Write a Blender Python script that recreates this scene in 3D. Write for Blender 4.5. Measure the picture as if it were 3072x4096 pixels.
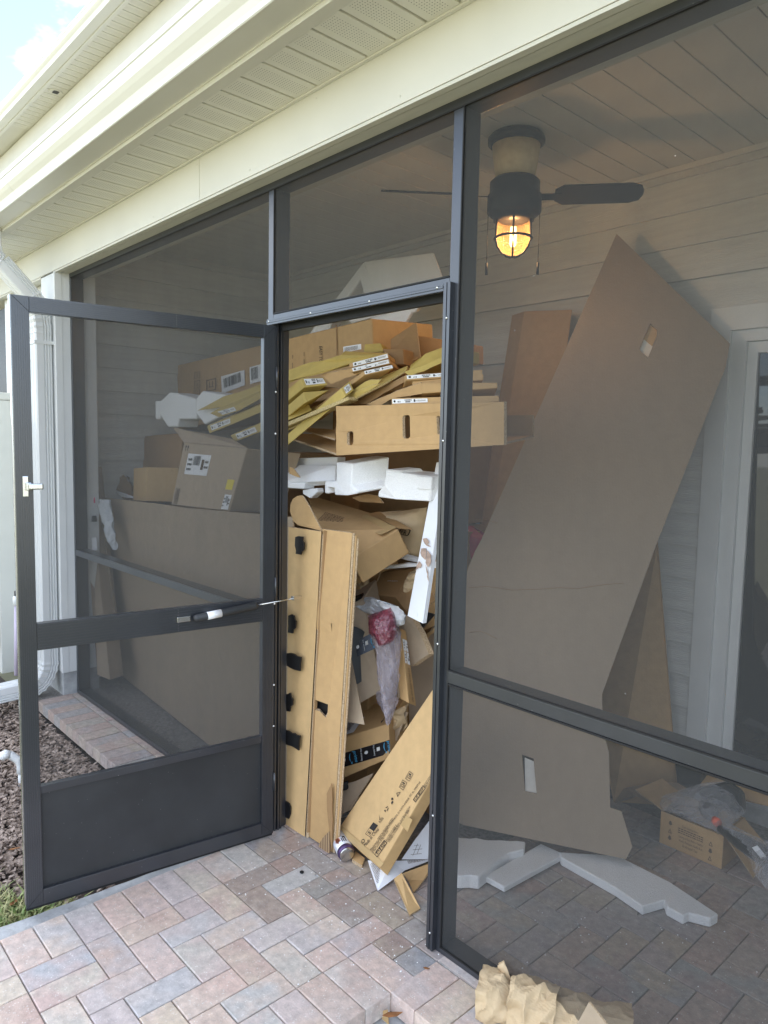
import bpy, bmesh, math, random
from mathutils import Vector, Matrix, noise
random.seed(7)
scene = bpy.context.scene
for o in list(bpy.data.objects): bpy.data.objects.remove(o)
col = scene.collection

# ------------------------------------------------------------------ camera
cam_data = bpy.data.cameras.new('camera'); cam = bpy.data.objects.new('camera', cam_data); col.objects.link(cam)
cam_data.sensor_fit = 'VERTICAL'; cam_data.sensor_height = 36.0; cam_data.lens = 25.4469
cam_data.clip_start = 0.05; cam_data.clip_end = 600
_r = Vector((0.6759,0.7368,0.02)); _u = Vector((-0.0806,0.0469,0.9956)); _f = Vector((-0.7326,0.6745,-0.0911))
M = Matrix.Identity(4)
for i in range(3): M[i][0] = _r[i]; M[i][1] = _u[i]; M[i][2] = -_f[i]
M.translation = Vector((2.4481,-1.6161,1.602))
cam.matrix_world = M
scene.camera = cam
scene.render.resolution_x = 768; scene.render.resolution_y = 1024

# ------------------------------------------------------------------ sky, sun, exposure
SUN_EL, SUN_AZ = math.radians(52), math.radians(24)      # azimuth measured from +y (behind the house) towards +x
world = bpy.data.worlds.new('World'); scene.world = world; world.use_nodes = True
wn = world.node_tree; wn.nodes.clear()
N = wn.nodes.new; K = wn.links.new
wout = N('ShaderNodeOutputWorld'); bg = N('ShaderNodeBackground'); sky = N('ShaderNodeTexSky')
sky.sky_type = 'NISHITA'; sky.sun_disc = False; sky.sun_elevation = SUN_EL; sky.sun_rotation = SUN_AZ
sky.air_density = 1.0; sky.dust_density = 0.4; sky.ozone_density = 5.0
bg.inputs['Strength'].default_value = 0.12
tc = N('ShaderNodeTexCoord'); mp = N('ShaderNodeMapping'); mp.inputs['Scale'].default_value = (1.6, 1.6, 3.2); mp.inputs['Location'].default_value = (1.9, 0.7, 0.45)
cn = N('ShaderNodeTexNoise'); cn.inputs['Scale'].default_value = 1.7; cn.inputs['Detail'].default_value = 7; cn.inputs['Roughness'].default_value = 0.55
cr = N('ShaderNodeValToRGB'); cr.color_ramp.elements[0].position = 0.44; cr.color_ramp.elements[1].position = 0.58
mx = N('ShaderNodeMix'); mx.data_type = 'RGBA'
mx.inputs[7].default_value = (7.0, 7.1, 7.4, 1)          # sunlit cloud
K(tc.outputs['Generated'], mp.inputs['Vector']); K(mp.outputs[0], cn.inputs['Vector']); K(cn.outputs['Fac'], cr.inputs[0])
K(cr.outputs[0], mx.inputs[0]); hv = N('ShaderNodeHueSaturation'); hv.inputs['Saturation'].default_value = 0.85; K(sky.outputs[0], hv.inputs['Color']); K(hv.outputs[0], mx.inputs[6]); K(mx.outputs[2], bg.inputs['Color']); K(bg.outputs[0], wout.inputs[0])
sl = bpy.data.lights.new('sun', 'SUN'); sl.energy = 4.0; sl.angle = math.radians(0.5); sl.color = (1.0, 0.95, 0.86)
sun = bpy.data.objects.new('sun', sl); col.objects.link(sun)
sd = Vector((math.sin(SUN_AZ)*math.cos(SUN_EL), math.cos(SUN_AZ)*math.cos(SUN_EL), math.sin(SUN_EL)))
sun.location = (3, 12, 15); sun.rotation_euler = (-sd).to_track_quat('-Z', 'Y').to_euler()
scene.view_settings.view_transform = 'Standard'; scene.view_settings.look = 'None'
scene.view_settings.exposure = 2.2; scene.view_settings.gamma = 1.0; scene.view_settings.use_curve_mapping = False
scene.render.engine = 'CYCLES'; scene.cycles.max_bounces = 10; scene.cycles.transparent_max_bounces = 24; scene.cycles.diffuse_bounces = 5

# ------------------------------------------------------------------ helpers
def V(p): return Vector(p)
def tag(o, label, cat, group=None, kind=None):
    if label: o['label'] = label
    if cat: o['category'] = cat
    if group: o['group'] = group
    if kind: o['kind'] = kind
    return o
def link(name, me, loc, parent):
    o = bpy.data.objects.new(name, me); col.objects.link(o)
    if parent is not None:
        o.parent = parent; o.location = Vector(loc) - wloc(parent)
    else: o.location = loc
    return o
def wloc(o):
    l = Vector(o.location)
    while o.parent is not None: o = o.parent; l += Vector(o.location)
    return l
def mk(name, verts, faces, mats, parent=None, idx=None, smooth=False):
    vs = [Vector(v) for v in verts]
    c = sum(vs, Vector()) / len(vs); base = Vector((c.x, c.y, min(v.z for v in vs)))
    me = bpy.data.meshes.new(name); me.from_pydata([v - base for v in vs], [], faces)
    if not isinstance(mats, (list, tuple)): mats = [mats]
    for m in mats: me.materials.append(m)
    if idx: me.polygons.foreach_set('material_index', idx)
    if smooth: me.polygons.foreach_set('use_smooth', [True]*len(me.polygons))
    bm = bmesh.new(); bm.from_mesh(me); bmesh.ops.recalc_face_normals(bm, faces=bm.faces); bm.to_mesh(me); bm.free()
    me.update()
    return link(name, me, base, parent)
def thing(name, label, cat, loc, group=None, kind=None):
    o = bpy.data.objects.new(name, None); col.objects.link(o); o.location = loc; o.empty_display_size = 0.1
    return tag(o, label, cat, group, kind)
def struct(o): o['kind'] = 'structure'; return o
BOXF = [(0,3,2,1),(4,5,6,7),(0,1,5,4),(1,2,6,5),(2,3,7,6),(3,0,4,7)]
def boxv(x0,x1,y0,y1,z0,z1): return [(x0,y0,z0),(x1,y0,z0),(x1,y1,z0),(x0,y1,z0),(x0,y0,z1),(x1,y0,z1),(x1,y1,z1),(x0,y1,z1)]
def bevel_me(o, w, seg=2):
    bm = bmesh.new(); bm.from_mesh(o.data)
    bmesh.ops.bevel(bm, geom=list(bm.edges)+list(bm.verts), offset=w, segments=seg, affect='EDGES', profile=0.6, clamp_overlap=True)
    bm.to_mesh(o.data); bm.free(); return o
def box(name, x0,x1,y0,y1,z0,z1, m, parent=None, bev=0):
    o = mk(name, boxv(x0,x1,y0,y1,z0,z1), BOXF, m, parent)
    return bevel_me(o, bev) if bev else o
def boxes(name, lst, m, parent=None):
    vs=[]; fs=[]
    for b in lst:
        n=len(vs); vs+=boxv(*b); fs+=[tuple(i+n for i in f) for f in BOXF]
    return mk(name, vs, fs, m, parent)
def hexa(name, v8, m, parent=None, bev=0, idx=None):
    o = mk(name, v8, BOXF, m, parent, idx)
    return bevel_me(o, bev) if bev else o
def obox(name, c, ex, ey, ez, m, parent=None, bev=0, idx=None):
    c, ex, ey, ez = V(c), V(ex), V(ey), V(ez)
    return hexa(name, [c, c+ex, c+ex+ey, c+ey, c+ez, c+ex+ez, c+ex+ey+ez, c+ey+ez], m, parent, bev, idx)
def ragged(poly, amp, step=0.035, seed=0, edges=None):
    rnd = random.Random(seed); out=[]; n=len(poly)
    ctr = sum((V(p) for p in poly), Vector())/n
    for i in range(n):
        a, b = V(poly[i]), V(poly[(i+1)%n]); out.append(a)
        if edges is not None and i not in edges: continue
        k = max(1, int((b-a).length/step))
        for j in range(1, k):
            p = a.lerp(b, j/k); d = (ctr-p).normalized(); out.append(p + d*rnd.uniform(-amp, amp) + (b-a).normalized()*rnd.uniform(-.2,.2)*step)
    return out
def prism(name, poly, vec, m, parent=None, edge=None, bev=0):
    n=len(poly); vec=V(vec); a=[V(p) for p in poly]; b=[p+vec for p in a]
    fs=[tuple(range(n)), tuple(range(2*n-1, n-1, -1))]+[(i, (i+1)%n, n+(i+1)%n, n+i) for i in range(n)]
    ms=[m, edge] if edge else [m]
    o = mk(name, a+b, fs, ms, parent, idx=[0,0]+[1 if edge else 0]*n)
    return bevel_me(o, bev, 1) if bev else o
def holed(name, quad, holes, vec, m, edge, parent=None):
    """flat board: outline quad (A top-left, B top-right, C bottom-right, D bottom-left) with true openings"""
    vec=V(vec)
    from mathutils.geometry import tessellate_polygon
    loops=[[V(p) for p in quad]]+[[V(p) for p in h] for h in holes]
    tris=tessellate_polygon(loops); flat=[p for l in loops for p in l]; n=len(flat)
    vs=flat+[p+vec for p in flat]; fs=[tuple(t) for t in tris]+[tuple(i+n for i in reversed(t)) for t in tris]; idx=[0]*len(fs); s=0
    for l in loops:
        k=len(l)
        for i in range(k): fs.append((s+i, s+(i+1)%k, n+s+(i+1)%k, n+s+i)); idx.append(1)
        s+=k
    return mk(name, vs, fs, [m, edge], parent, idx)
def profile_x(name, prof, x0, x1, m, parent=None, smooth=False, nx=1):
    n=len(prof); vs=[]; fs=[]
    for j in range(nx+1):
        x=x0+(x1-x0)*j/nx; vs += [(x,y,z) for y,z in prof]
    for j in range(nx):
        for i in range(n): fs.append((j*n+i, j*n+(i+1)%n, (j+1)*n+(i+1)%n, (j+1)*n+i))
    fs += [tuple(range(n)), tuple(range(nx*n, nx*n+n))]
    return mk(name, vs, fs, m, parent, smooth=smooth)
def lathe(name, prof, c, m, parent=None, seg=24, smooth=True):
    vs=[]; fs=[]; n=len(prof); c=V(c)
    for i in range(seg):
        a=2*math.pi*i/seg
        vs += [(c.x+r*math.cos(a), c.y+r*math.sin(a), c.z+z) for r,z in prof]
    for i in range(seg):
        for j in range(n-1): fs.append((i*n+j, ((i+1)%seg)*n+j, ((i+1)%seg)*n+j+1, i*n+j+1))
    return mk(name, vs, fs, m, parent, smooth=smooth)
def tube(name, pts, rad, m, parent=None, seg=10, smooth=True, ribs=None, sect=None, jit=0, seed=0):
    """swept tube; sect = list of (a,b) section points (scaled by rad) for non-round pipes"""
    P=[V(p) for p in pts]; vs=[]; fs=[]
    sec = sect or [(math.cos(2*math.pi*i/seg), math.sin(2*math.pi*i/seg)) for i in range(seg)]
    s=len(sec); up=Vector((0.03,0.02,1)).normalized()
    for i,p in enumerate(P):
        t=(P[min(i+1,len(P)-1)]-P[max(i-1,0)]).normalized()
        ref = up if abs(t.dot(up))<0.95 else Vector((1,0,0))
        if sect: ref = Vector((1,0,0))
        x=ref.cross(t).normalized() if not sect else Vector((1,0,0)); y=t.cross(x).normalized()
        r = rad[i] if isinstance(rad,(list,tuple)) else rad
        for k,(a,b) in enumerate(sec):
            q=p + x*a*r + y*b*r
            if jit: q += Vector(noise.noise_vector(q*9+Vector((seed,0,0))))*jit
            vs.append(q)
    for i in range(len(P)-1):
        for j in range(s): fs.append((i*s+j, i*s+(j+1)%s, (i+1)*s+(j+1)%s, (i+1)*s+j))
    fs += [tuple(range(s)), tuple(range((len(P)-1)*s, len(P)*s))]
    return mk(name, vs, fs, m, parent, smooth=smooth)
def crumple(name, left, right, bulge, amp, m, parent=None, nu=18, nv=30, seed=0, freq=9, back=True, smooth=True, thick=0.25):
    """crumpled skin between two edge polylines, bulging along the vector"""
    def sample(pl, t):
        P=[V(p) for p in pl]; f=t*(len(P)-1); i=min(int(f), len(P)-2); return P[i].lerp(P[i+1], f-i)
    b=V(bulge); bn=b.normalized(); vs=[]; fs=[]
    for side in ((1,-1) if back else (1,)):
        for j in range(nv+1):
            l, r = sample(left, j/nv), sample(right, j/nv)
            for i in range(nu+1):
                s=i/nu; p=l.lerp(r, s); w=math.sin(math.pi*s)**0.6*min(1, 6*min(j/nv+.06, 1-j/nv+.06))
                q=p*freq+Vector((seed*3.1, seed, side*5)); rn=abs(noise.noise(q))+.5*abs(noise.noise(q*2.3))+.3*abs(noise.noise(q*5.1))
                off = w*(1 if side>0 else -thick) + 0
                p = p + b*off + bn*amp*(0.5-rn)*2*(side) + Vector(noise.noise_vector(q*.7))*amp*.6
                vs.append(p)
    k=(nu+1)*(nv+1)
    for s0 in ((0,k) if back else (0,)):
        for j in range(nv):
            for i in range(nu):
                a=s0+j*(nu+1)+i; fs.append((a,a+1,a+nu+2,a+nu+1))
    return mk(name, vs, fs, m, parent, smooth=smooth)
def fit(name, polys2, O, X, U, m, parent, lift=0.0):
    """place flat 2-D shapes (list of vert/face) of a unit square on the parallelogram O, X, U"""
    O,X,U=V(O),V(X),V(U); ex=X-O; ey=U-O; n=ex.cross(ey).normalized()
    if n.dot(cam.matrix_world.translation-O)<0: n=-n
    vs=[O+ex*a+ey*b+n*lift for a,b in polys2[0]]
    return mk(name, vs, polys2[1], m, parent)
def txt(string, O, X, U, m, parent, name='printed_text', lift=0.0012):
    cu=bpy.data.curves.new('t','FONT'); cu.body=string; cu.resolution_u=2
    to=bpy.data.objects.new('t',cu); col.objects.link(to); dg=bpy.context.evaluated_depsgraph_get(); dg.update()
    me=bpy.data.meshes.new_from_object(to.evaluated_get(dg)); vs=[v.co.copy() for v in me.vertices]; fs=[tuple(p.vertices) for p in me.polygons]
    bpy.data.objects.remove(to); bpy.data.curves.remove(cu); bpy.data.meshes.remove(me)
    if not vs: return
    x0=min(v.x for v in vs); x1=max(v.x for v in vs); y0=min(v.y for v in vs); y1=max(v.y for v in vs)
    return fit(name, ([((v.x-x0)/(x1-x0), (v.y-y0)/max(1e-6,y1-y0)) for v in vs], fs), O, X, U, m, parent, lift)
def rects(lst):
    vs=[]; fs=[]
    for a,b,c,d in lst: n=len(vs); vs += [(a,c),(b,c),(b,d),(a,d)]; fs.append((n,n+1,n+2,n+3))
    return vs, fs
def bars(n=26, seed=1, x0=0.0, x1=1.0, y0=0.0, y1=1.0):
    r=random.Random(seed); out=[]; x=x0
    while x<x1: w=(x1-x0)/n*r.choice((.4,.6,1.0)); out.append((x, min(x+w,x1), y0, y1)); x += w+(x1-x0)/n*r.choice((.4,.6,1.0))
    return rects(out)
def lines_text(rows, seed=1):
    """small print too fine to read: rows of short dashes"""
    r=random.Random(seed); out=[]
    for i in range(rows):
        y=1-(i+.8)/rows; x=0
        while x<.95:
            w=r.uniform(.03,.12); out.append((x,min(x+w,1),y,y+.45/rows)); x+=w+.025
    return rects(out)
def smile(): # curved arrow of the parcel tape
    vs=[]; fs=[]; n=10
    for i in range(n+1):
        t=i/n; x=t; w=.10*math.sin(math.pi*min(1,t*1.1+.05))+.03; y=.45-.42*math.sin(math.pi*t)
        vs += [(x,y-w),(x,y+w)]
        if i: k=2*i; fs.append((k-2,k,k+1,k-1))
    k=len(vs); vs += [(.86,.72),(1.12,.66),(1.04,.24)]; fs.append((k,k+1,k+2))
    return vs, fs
def lerpq(quad, s, t):  # quad: A top-left, B top-right, C bottom-right, D bottom-left; s right, t down
    A,B,C,D=[V(p) for p in quad]; return A.lerp(B,s).lerp(D.lerp(C,s), t)
def sub(quad, s0, s1, t0, t1): # origin, x end, up end of a rectangle of the quad (for fit / txt)
    return lerpq(quad,s0,t1), lerpq(quad,s1,t1), lerpq(quad,s0,t0)
def label_on(parent, quad, s0,s1,t0,t1, mat, name='label', lift=0.0012, th=0.0006):
    pts=[lerpq(quad,s0,t0),lerpq(quad,s1,t0),lerpq(quad,s1,t1),lerpq(quad,s0,t1)]
    n=(pts[1]-pts[0]).cross(pts[3]-pts[0]).normalized()
    if n.dot(cam.matrix_world.translation-pts[0])<0: n=-n
    pts=[p+n*lift for p in pts]
    return prism(name, pts, n*th, mat, parent), pts
def rnd_rect(O, X, U, r=.3, n=4):
    """rounded rectangle polygon on the parallelogram, anticlockwise"""
    O,X,U=V(O),V(X),V(U); ex,ey=X-O,U-O; lx,ly=ex.length,ey.length; rr=r*min(lx,ly); out=[]
    for cx,cy,a0 in ((lx-rr,rr,-90),(lx-rr,ly-rr,0),(rr,ly-rr,90),(rr,rr,180)):
        for i in range(n+1):
            a=math.radians(a0+90*i/n); out.append(O+ex/lx*(cx+rr*math.cos(a))+ey/ly*(cy+rr*math.sin(a)))
    return out

# ------------------------------------------------------------------ materials
def mat(name, color, rough=0.6, var=0.0, scale=6.0, bump=0.0, bscale=60.0, metal=0.0, spec=0.5, stretch=None, col2=None, coat=0, detail=4, objrand=0.0):
    m=bpy.data.materials.new(name); m.use_nodes=True; nt=m.node_tree; b=nt.nodes['Principled BSDF']
    b.inputs['Roughness'].default_value=rough; b.inputs['Metallic'].default_value=metal; b.inputs['Specular IOR Level'].default_value=spec; b.inputs['Coat Weight'].default_value=coat
    b.inputs['Base Color'].default_value=(*color,1)
    tc=nt.nodes.new('ShaderNodeTexCoord'); mp=nt.nodes.new('ShaderNodeMapping'); nt.links.new(tc.outputs['Object'], mp.inputs[0])
    if stretch: mp.inputs['Scale'].default_value=stretch
    if var or col2:
        n=nt.nodes.new('ShaderNodeTexNoise'); n.inputs['Scale'].default_value=scale; n.inputs['Detail'].default_value=detail; nt.links.new(mp.outputs[0], n.inputs['Vector'])
        r=nt.nodes.new('ShaderNodeValToRGB'); r.color_ramp.elements[0].position=.33; r.color_ramp.elements[1].position=.67
        c2=col2 or tuple(min(1,c*(1+var)) for c in color); c1=color if col2 else tuple(c*(1-var) for c in color)
        r.color_ramp.elements[0].color=(*c1,1); r.color_ramp.elements[1].color=(*c2,1)
        nt.links.new(n.outputs['Fac'], r.inputs[0]); nt.links.new(r.outputs[0], b.inputs['Base Color']); last=r.outputs[0]
        if objrand:
            oi=nt.nodes.new('ShaderNodeObjectInfo'); mr=nt.nodes.new('ShaderNodeMapRange'); mr.inputs[3].default_value=1-objrand; mr.inputs[4].default_value=1+objrand
            hs=nt.nodes.new('ShaderNodeHueSaturation'); nt.links.new(oi.outputs['Random'], mr.inputs[0]); nt.links.new(mr.outputs[0], hs.inputs['Value']); nt.links.new(last, hs.inputs['Color']); nt.links.new(hs.outputs[0], b.inputs['Base Color'])
    if bump:
        n2=nt.nodes.new('ShaderNodeTexNoise'); n2.inputs['Scale'].default_value=bscale; n2.inputs['Detail'].default_value=5; nt.links.new(mp.outputs[0], n2.inputs['Vector'])
        bp=nt.nodes.new('ShaderNodeBump'); bp.inputs['Strength'].default_value=bump; bp.inputs['Distance'].default_value=.01; nt.links.new(n2.outputs['Fac'], bp.inputs['Height']); nt.links.new(bp.outputs[0], b.inputs['Normal'])
    return m
def nodes_of(m): return m.node_tree, m.node_tree.nodes['Principled BSDF']
CREAM=(.64,.625,.545); 
m_cream=mat('cream_paint', CREAM, .5, .03, 3, .04, 120)
m_creamdk=mat('cream_board', (.60,.585,.50), .6, .05, 8, .12, 60, stretch=(1,8,8))
m_gutter=mat('gutter_enamel', (.70,.69,.61), .28, .02, 4)
m_white=mat('white_enamel', (.78,.79,.78), .3, .03, 3, .03, 90)
m_wtrim=mat('white_trim', (.76,.77,.76), .45, .03, 5, .05, 80)
m_siding=mat('painted_siding', (.66,.665,.64), .6, .05, 4, .25, 22, stretch=(1,1,9), objrand=.03)
m_sidewhite=mat('white_siding', (.72,.73,.72), .6, .05, 4, .25, 22, stretch=(1,1,9))
m_ceil=mat('ceiling_vinyl', (.68,.67,.62), .5, .03, 4)
m_bronze=mat('bronze_aluminium', (.028,.031,.037), .30, .15, 7, .015, 200, spec=.9)
m_bronze2=mat('bronze_kick_panel', (.030,.032,.034), .5, .22, 5, .03, 150)
def specks(m, colr, scale, thr, amt=.8):
    nt,b=nodes_of(m); nn=nt.nodes.new; L=nt.links.new; tc=[n for n in nt.nodes if n.type=='TEX_COORD'][0]
    v=nn('ShaderNodeTexVoronoi'); v.inputs['Scale'].default_value=scale; L(tc.outputs['Object'], v.inputs['Vector'])
    r=nn('ShaderNodeValToRGB'); r.color_ramp.elements[0].position=thr*.6; r.color_ramp.elements[0].color=(amt,amt,amt,1); r.color_ramp.elements[1].position=thr; r.color_ramp.elements[1].color=(0,0,0,1); L(v.outputs['Distance'], r.inputs[0])
    mx=nn('ShaderNodeMix'); mx.data_type='RGBA'; L(r.outputs[0], mx.inputs[0]); L(b.inputs['Base Color'].links[0].from_socket, mx.inputs[6]); mx.inputs[7].default_value=(*colr,1); L(mx.outputs[2], b.inputs['Base Color'])
specks(m_bronze, (.30,.30,.29), 34, .055); specks(m_bronze2, (.22,.22,.21), 48, .06)
specks(m_cream, (.30,.27,.20), 9, .018); specks(m_gutter, (.35,.32,.26), 7, .014); specks(m_creamdk, (.30,.27,.20), 12, .03)
m_fence=mat('fence_vinyl', (.62,.62,.56), .5, .04, 3)
m_conc=mat('concrete', (.42,.43,.43), .9, .2, 14, .5, 40)
m_bed=mat('joint_sand', (.22,.205,.19), .95, .3, 80, .3, 200)
m_soil=mat('soil', (.06,.045,.035), .95, .4, 20, .6, 40)
m_lawn=mat('lawn', (.175,.17,.105), .9, .3, 3, .4, 60)
m_foam=mat('white_foam', (.90,.905,.90), .8, .03, 200, .45, 220, detail=1)
m_black=mat('black_plastic', (.012,.012,.013), .35, .1, 8)
m_tapeblk=mat('black_parcel_tape', (.012,.013,.016), .25, .1, 8)
m_ink=mat('black_ink', (.025,.022,.02), .8)
m_inkbr=mat('brown_print', (.10,.06,.035), .8)
m_blue=mat('blue_print', (.07,.38,.62), .6)
m_wink=mat('pale_print', (.62,.62,.60), .6)
m_label=mat('label_paper', (.82,.83,.84), .6, .02, 20)
m_yel=mat('yellow_sticker', (.75,.60,.04), .6)
m_pink=mat('pink_sticker', (.80,.07,.20), .6)
m_tape=mat('parcel_tape', (.52,.36,.17), .18, .06, 8)
m_paper=mat('white_paper', (.82,.84,.88), .8, .02, 20, .05, 30)
m_kraftp=mat('kraft_paper', (.56,.42,.25), .75, .08, 10, .12, 45)
m_laminate=mat('white_laminate', (.80,.82,.84), .35, .02, 5)
m_mud=mat('dried_glue', (.45,.33,.26), .8, .3, 40)
m_steel=mat('steel', (.62,.62,.60), .25, .05, 30, metal=1.0)
m_rubber=mat('rubber', (.01,.01,.01), .7)
m_roof=mat('shingle', (.10,.09,.085), .9, .25, 30)
m_red=mat('magenta_plastic', (.42,.015,.09), .35)
m_orange=mat('orange_cap', (.80,.12,.05), .4)
m_leaf=mat('dry_leaf', (.28,.12,.04), .7, .3, 30)
m_fan=mat('fan_black', (.014,.014,.016), .5)
m_cone=mat('fan_shroud', (.86,.70,.44), .6, .08, 30)
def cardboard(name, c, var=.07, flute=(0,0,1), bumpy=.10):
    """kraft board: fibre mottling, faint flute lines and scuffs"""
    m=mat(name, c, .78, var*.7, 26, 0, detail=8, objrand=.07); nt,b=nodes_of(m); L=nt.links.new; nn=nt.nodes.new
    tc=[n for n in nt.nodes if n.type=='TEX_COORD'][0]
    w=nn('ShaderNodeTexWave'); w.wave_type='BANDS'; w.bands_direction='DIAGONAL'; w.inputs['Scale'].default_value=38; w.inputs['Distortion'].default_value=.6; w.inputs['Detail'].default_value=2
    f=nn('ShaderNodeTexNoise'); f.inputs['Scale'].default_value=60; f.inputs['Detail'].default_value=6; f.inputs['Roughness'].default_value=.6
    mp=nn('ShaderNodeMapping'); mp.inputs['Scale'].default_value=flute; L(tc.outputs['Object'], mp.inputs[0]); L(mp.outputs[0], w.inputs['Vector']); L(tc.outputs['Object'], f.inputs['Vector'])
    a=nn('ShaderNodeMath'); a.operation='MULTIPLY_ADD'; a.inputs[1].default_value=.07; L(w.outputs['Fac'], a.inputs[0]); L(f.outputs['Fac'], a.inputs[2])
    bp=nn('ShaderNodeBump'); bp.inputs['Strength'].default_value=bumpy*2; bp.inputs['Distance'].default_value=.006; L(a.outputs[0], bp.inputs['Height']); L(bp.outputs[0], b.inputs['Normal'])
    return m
m_card=cardboard('cardboard', (.50,.32,.145), flute=(1,1,0))
m_cardl=cardboard('cardboard_light', (.56,.375,.175), flute=(1,0,0))
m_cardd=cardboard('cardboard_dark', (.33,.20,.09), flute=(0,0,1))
m_cardg=cardboard('cardboard_grey', (.40,.31,.215), flute=(0,0,1))
m_cardy=cardboard('cardboard_yellow', (.52,.39,.115), flute=(1,0,0))
m_sheet=cardboard('cardboard_sheet_grey', (.315,.245,.172), var=.03, flute=(1,1,0), bumpy=.08)
nt,b=nodes_of(m_sheet); wv=nt.nodes.new('ShaderNodeTexWave'); wv.inputs['Scale'].default_value=60; wv.inputs['Distortion'].default_value=1.2; wv.inputs['Detail'].default_value=3; tcw=[n for n in nt.nodes if n.type=='TEX_COORD'][0]; nt.links.new(tcw.outputs['Object'], wv.inputs['Vector'])
mw=nt.nodes.new('ShaderNodeMapRange'); mw.inputs[3].default_value=.94; mw.inputs[4].default_value=1.05; nt.links.new(wv.outputs['Fac'], mw.inputs[0]); vs_=nt.nodes.new('ShaderNodeVectorMath'); vs_.operation='SCALE'; nt.links.new(b.inputs['Base Color'].links[0].from_socket, vs_.inputs[0]); nt.links.new(mw.outputs[0], vs_.inputs['Scale']); nt.links.new(vs_.outputs[0], b.inputs['Base Color'])
m_liner=mat('pale_board_liner', (.74,.71,.64), .8, .04, 30)
m_edge=mat('corrugated_edge', (.36,.25,.14), .9, col2=(.60,.46,.30), scale=240, bump=.5, bscale=260)
m_edgey=mat('corrugated_edge_yellow', (.44,.33,.13), .9, col2=(.68,.55,.30), scale=160, bump=.5, bscale=260)
m_flute=mat('bare_flutes', (.30,.20,.11), .9)
nt,b=nodes_of(m_flute); w=nt.nodes.new('ShaderNodeTexWave'); w.inputs['Scale'].default_value=22; tcx=[n for n in nt.nodes if n.type=='TEX_COORD'][0]; nt.links.new(tcx.outputs['Object'], w.inputs['Vector'])
r=nt.nodes.new('ShaderNodeValToRGB'); r.color_ramp.elements[0].color=(.17,.10,.055,1); r.color_ramp.elements[1].color=(.42,.29,.16,1); nt.links.new(w.outputs['Fac'], r.inputs[0]); nt.links.new(r.outputs[0], b.inputs['Base Color'])
# pavers: blended concrete units, every unit its own tint
m_paver=bpy.data.materials.new('paver'); m_paver.use_nodes=True; nt,b=nodes_of(m_paver); nn=nt.nodes.new; L=nt.links.new
b.inputs['Roughness'].default_value=.85
oi=nn('ShaderNodeObjectInfo'); tc=nn('ShaderNodeTexCoord')
def ramp(stops):
    r=nn('ShaderNodeValToRGB'); e=r.color_ramp.elements
    while len(e)<len(stops): e.new(.5)
    for i,(p,c) in enumerate(stops): e[i].position=p; e[i].color=(*c,1)
    return r
PAV=[(.0,(0.622,0.543,0.459)),(.12,(0.651,0.488,0.410)),(.24,(0.577,0.510,0.480)),(.36,(0.519,0.507,0.478)),(.48,(0.643,0.542,0.423)),(.60,(0.603,0.452,0.396)),(.70,(0.485,0.484,0.490)),(.80,(0.625,0.556,0.496)),(.90,(0.542,0.400,0.337)),(1,(0.670,0.568,0.478))]
ra=ramp(PAV); rb=ramp(PAV); L(oi.outputs['Random'], ra.inputs[0])
m2=nn('ShaderNodeMath'); m2.operation='FRACT'; m3=nn('ShaderNodeMath'); m3.operation='MULTIPLY'; m3.inputs[1].default_value=7.31; L(oi.outputs['Random'], m3.inputs[0]); L(m3.outputs[0], m2.inputs[0]); L(m2.outputs[0], rb.inputs[0])
va=nn('ShaderNodeVectorMath'); va.operation='ADD'; L(tc.outputs['Object'], va.inputs[0]); cb=nn('ShaderNodeCombineXYZ'); m4=nn('ShaderNodeMath'); m4.operation='MULTIPLY'; m4.inputs[1].default_value=40; L(oi.outputs['Random'], m4.inputs[0]); L(m4.outputs[0], cb.inputs[0]); L(cb.outputs[0], va.inputs[1])
n1=nn('ShaderNodeTexNoise'); n1.inputs['Scale'].default_value=7; n1.inputs['Detail'].default_value=3; L(va.outputs[0], n1.inputs['Vector'])
rr=nn('ShaderNodeValToRGB'); rr.color_ramp.elements[0].position=.42; rr.color_ramp.elements[1].position=.60; L(n1.outputs['Fac'], rr.inputs[0])
mxa=nn('ShaderNodeMix'); mxa.data_type='RGBA'; L(rr.outputs[0], mxa.inputs[0]); L(ra.outputs[0], mxa.inputs[6]); L(rb.outputs[0], mxa.inputs[7])
# white aggregate specks and dark scuffs
vo=nn('ShaderNodeTexVoronoi'); vo.inputs['Scale'].default_value=130; L(va.outputs[0], vo.inputs['Vector'])
rs=nn('ShaderNodeValToRGB'); rs.color_ramp.interpolation='LINEAR'; rs.color_ramp.elements[0].position=.20; rs.color_ramp.elements[0].color=(1,1,1,1); rs.color_ramp.elements[1].position=.32; rs.color_ramp.elements[1].color=(0,0,0,1); L(vo.outputs['Distance'], rs.inputs[0])
n5=nn('ShaderNodeTexNoise'); n5.inputs['Scale'].default_value=55; n5.inputs['Detail'].default_value=2; L(va.outputs[0], n5.inputs['Vector'])
r5=nn('ShaderNodeValToRGB'); r5.color_ramp.elements[0].position=.50; r5.color_ramp.elements[1].position=.56; L(n5.outputs['Fac'], r5.inputs[0])
mm=nn('ShaderNodeMath'); mm.operation='MULTIPLY'; L(rs.outputs[0], mm.inputs[0]); L(r5.outputs[0], mm.inputs[1])
mm2=nn('ShaderNodeMath'); mm2.operation='MULTIPLY'; mm2.inputs[1].default_value=.75; L(mm.outputs[0], mm2.inputs[0])
mxb=nn('ShaderNodeMix'); mxb.data_type='RGBA'; L(mm2.outputs[0], mxb.inputs[0]); L(mxa.outputs[2], mxb.inputs[6]); mxb.inputs[7].default_value=(.74,.72,.68,1)
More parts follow.
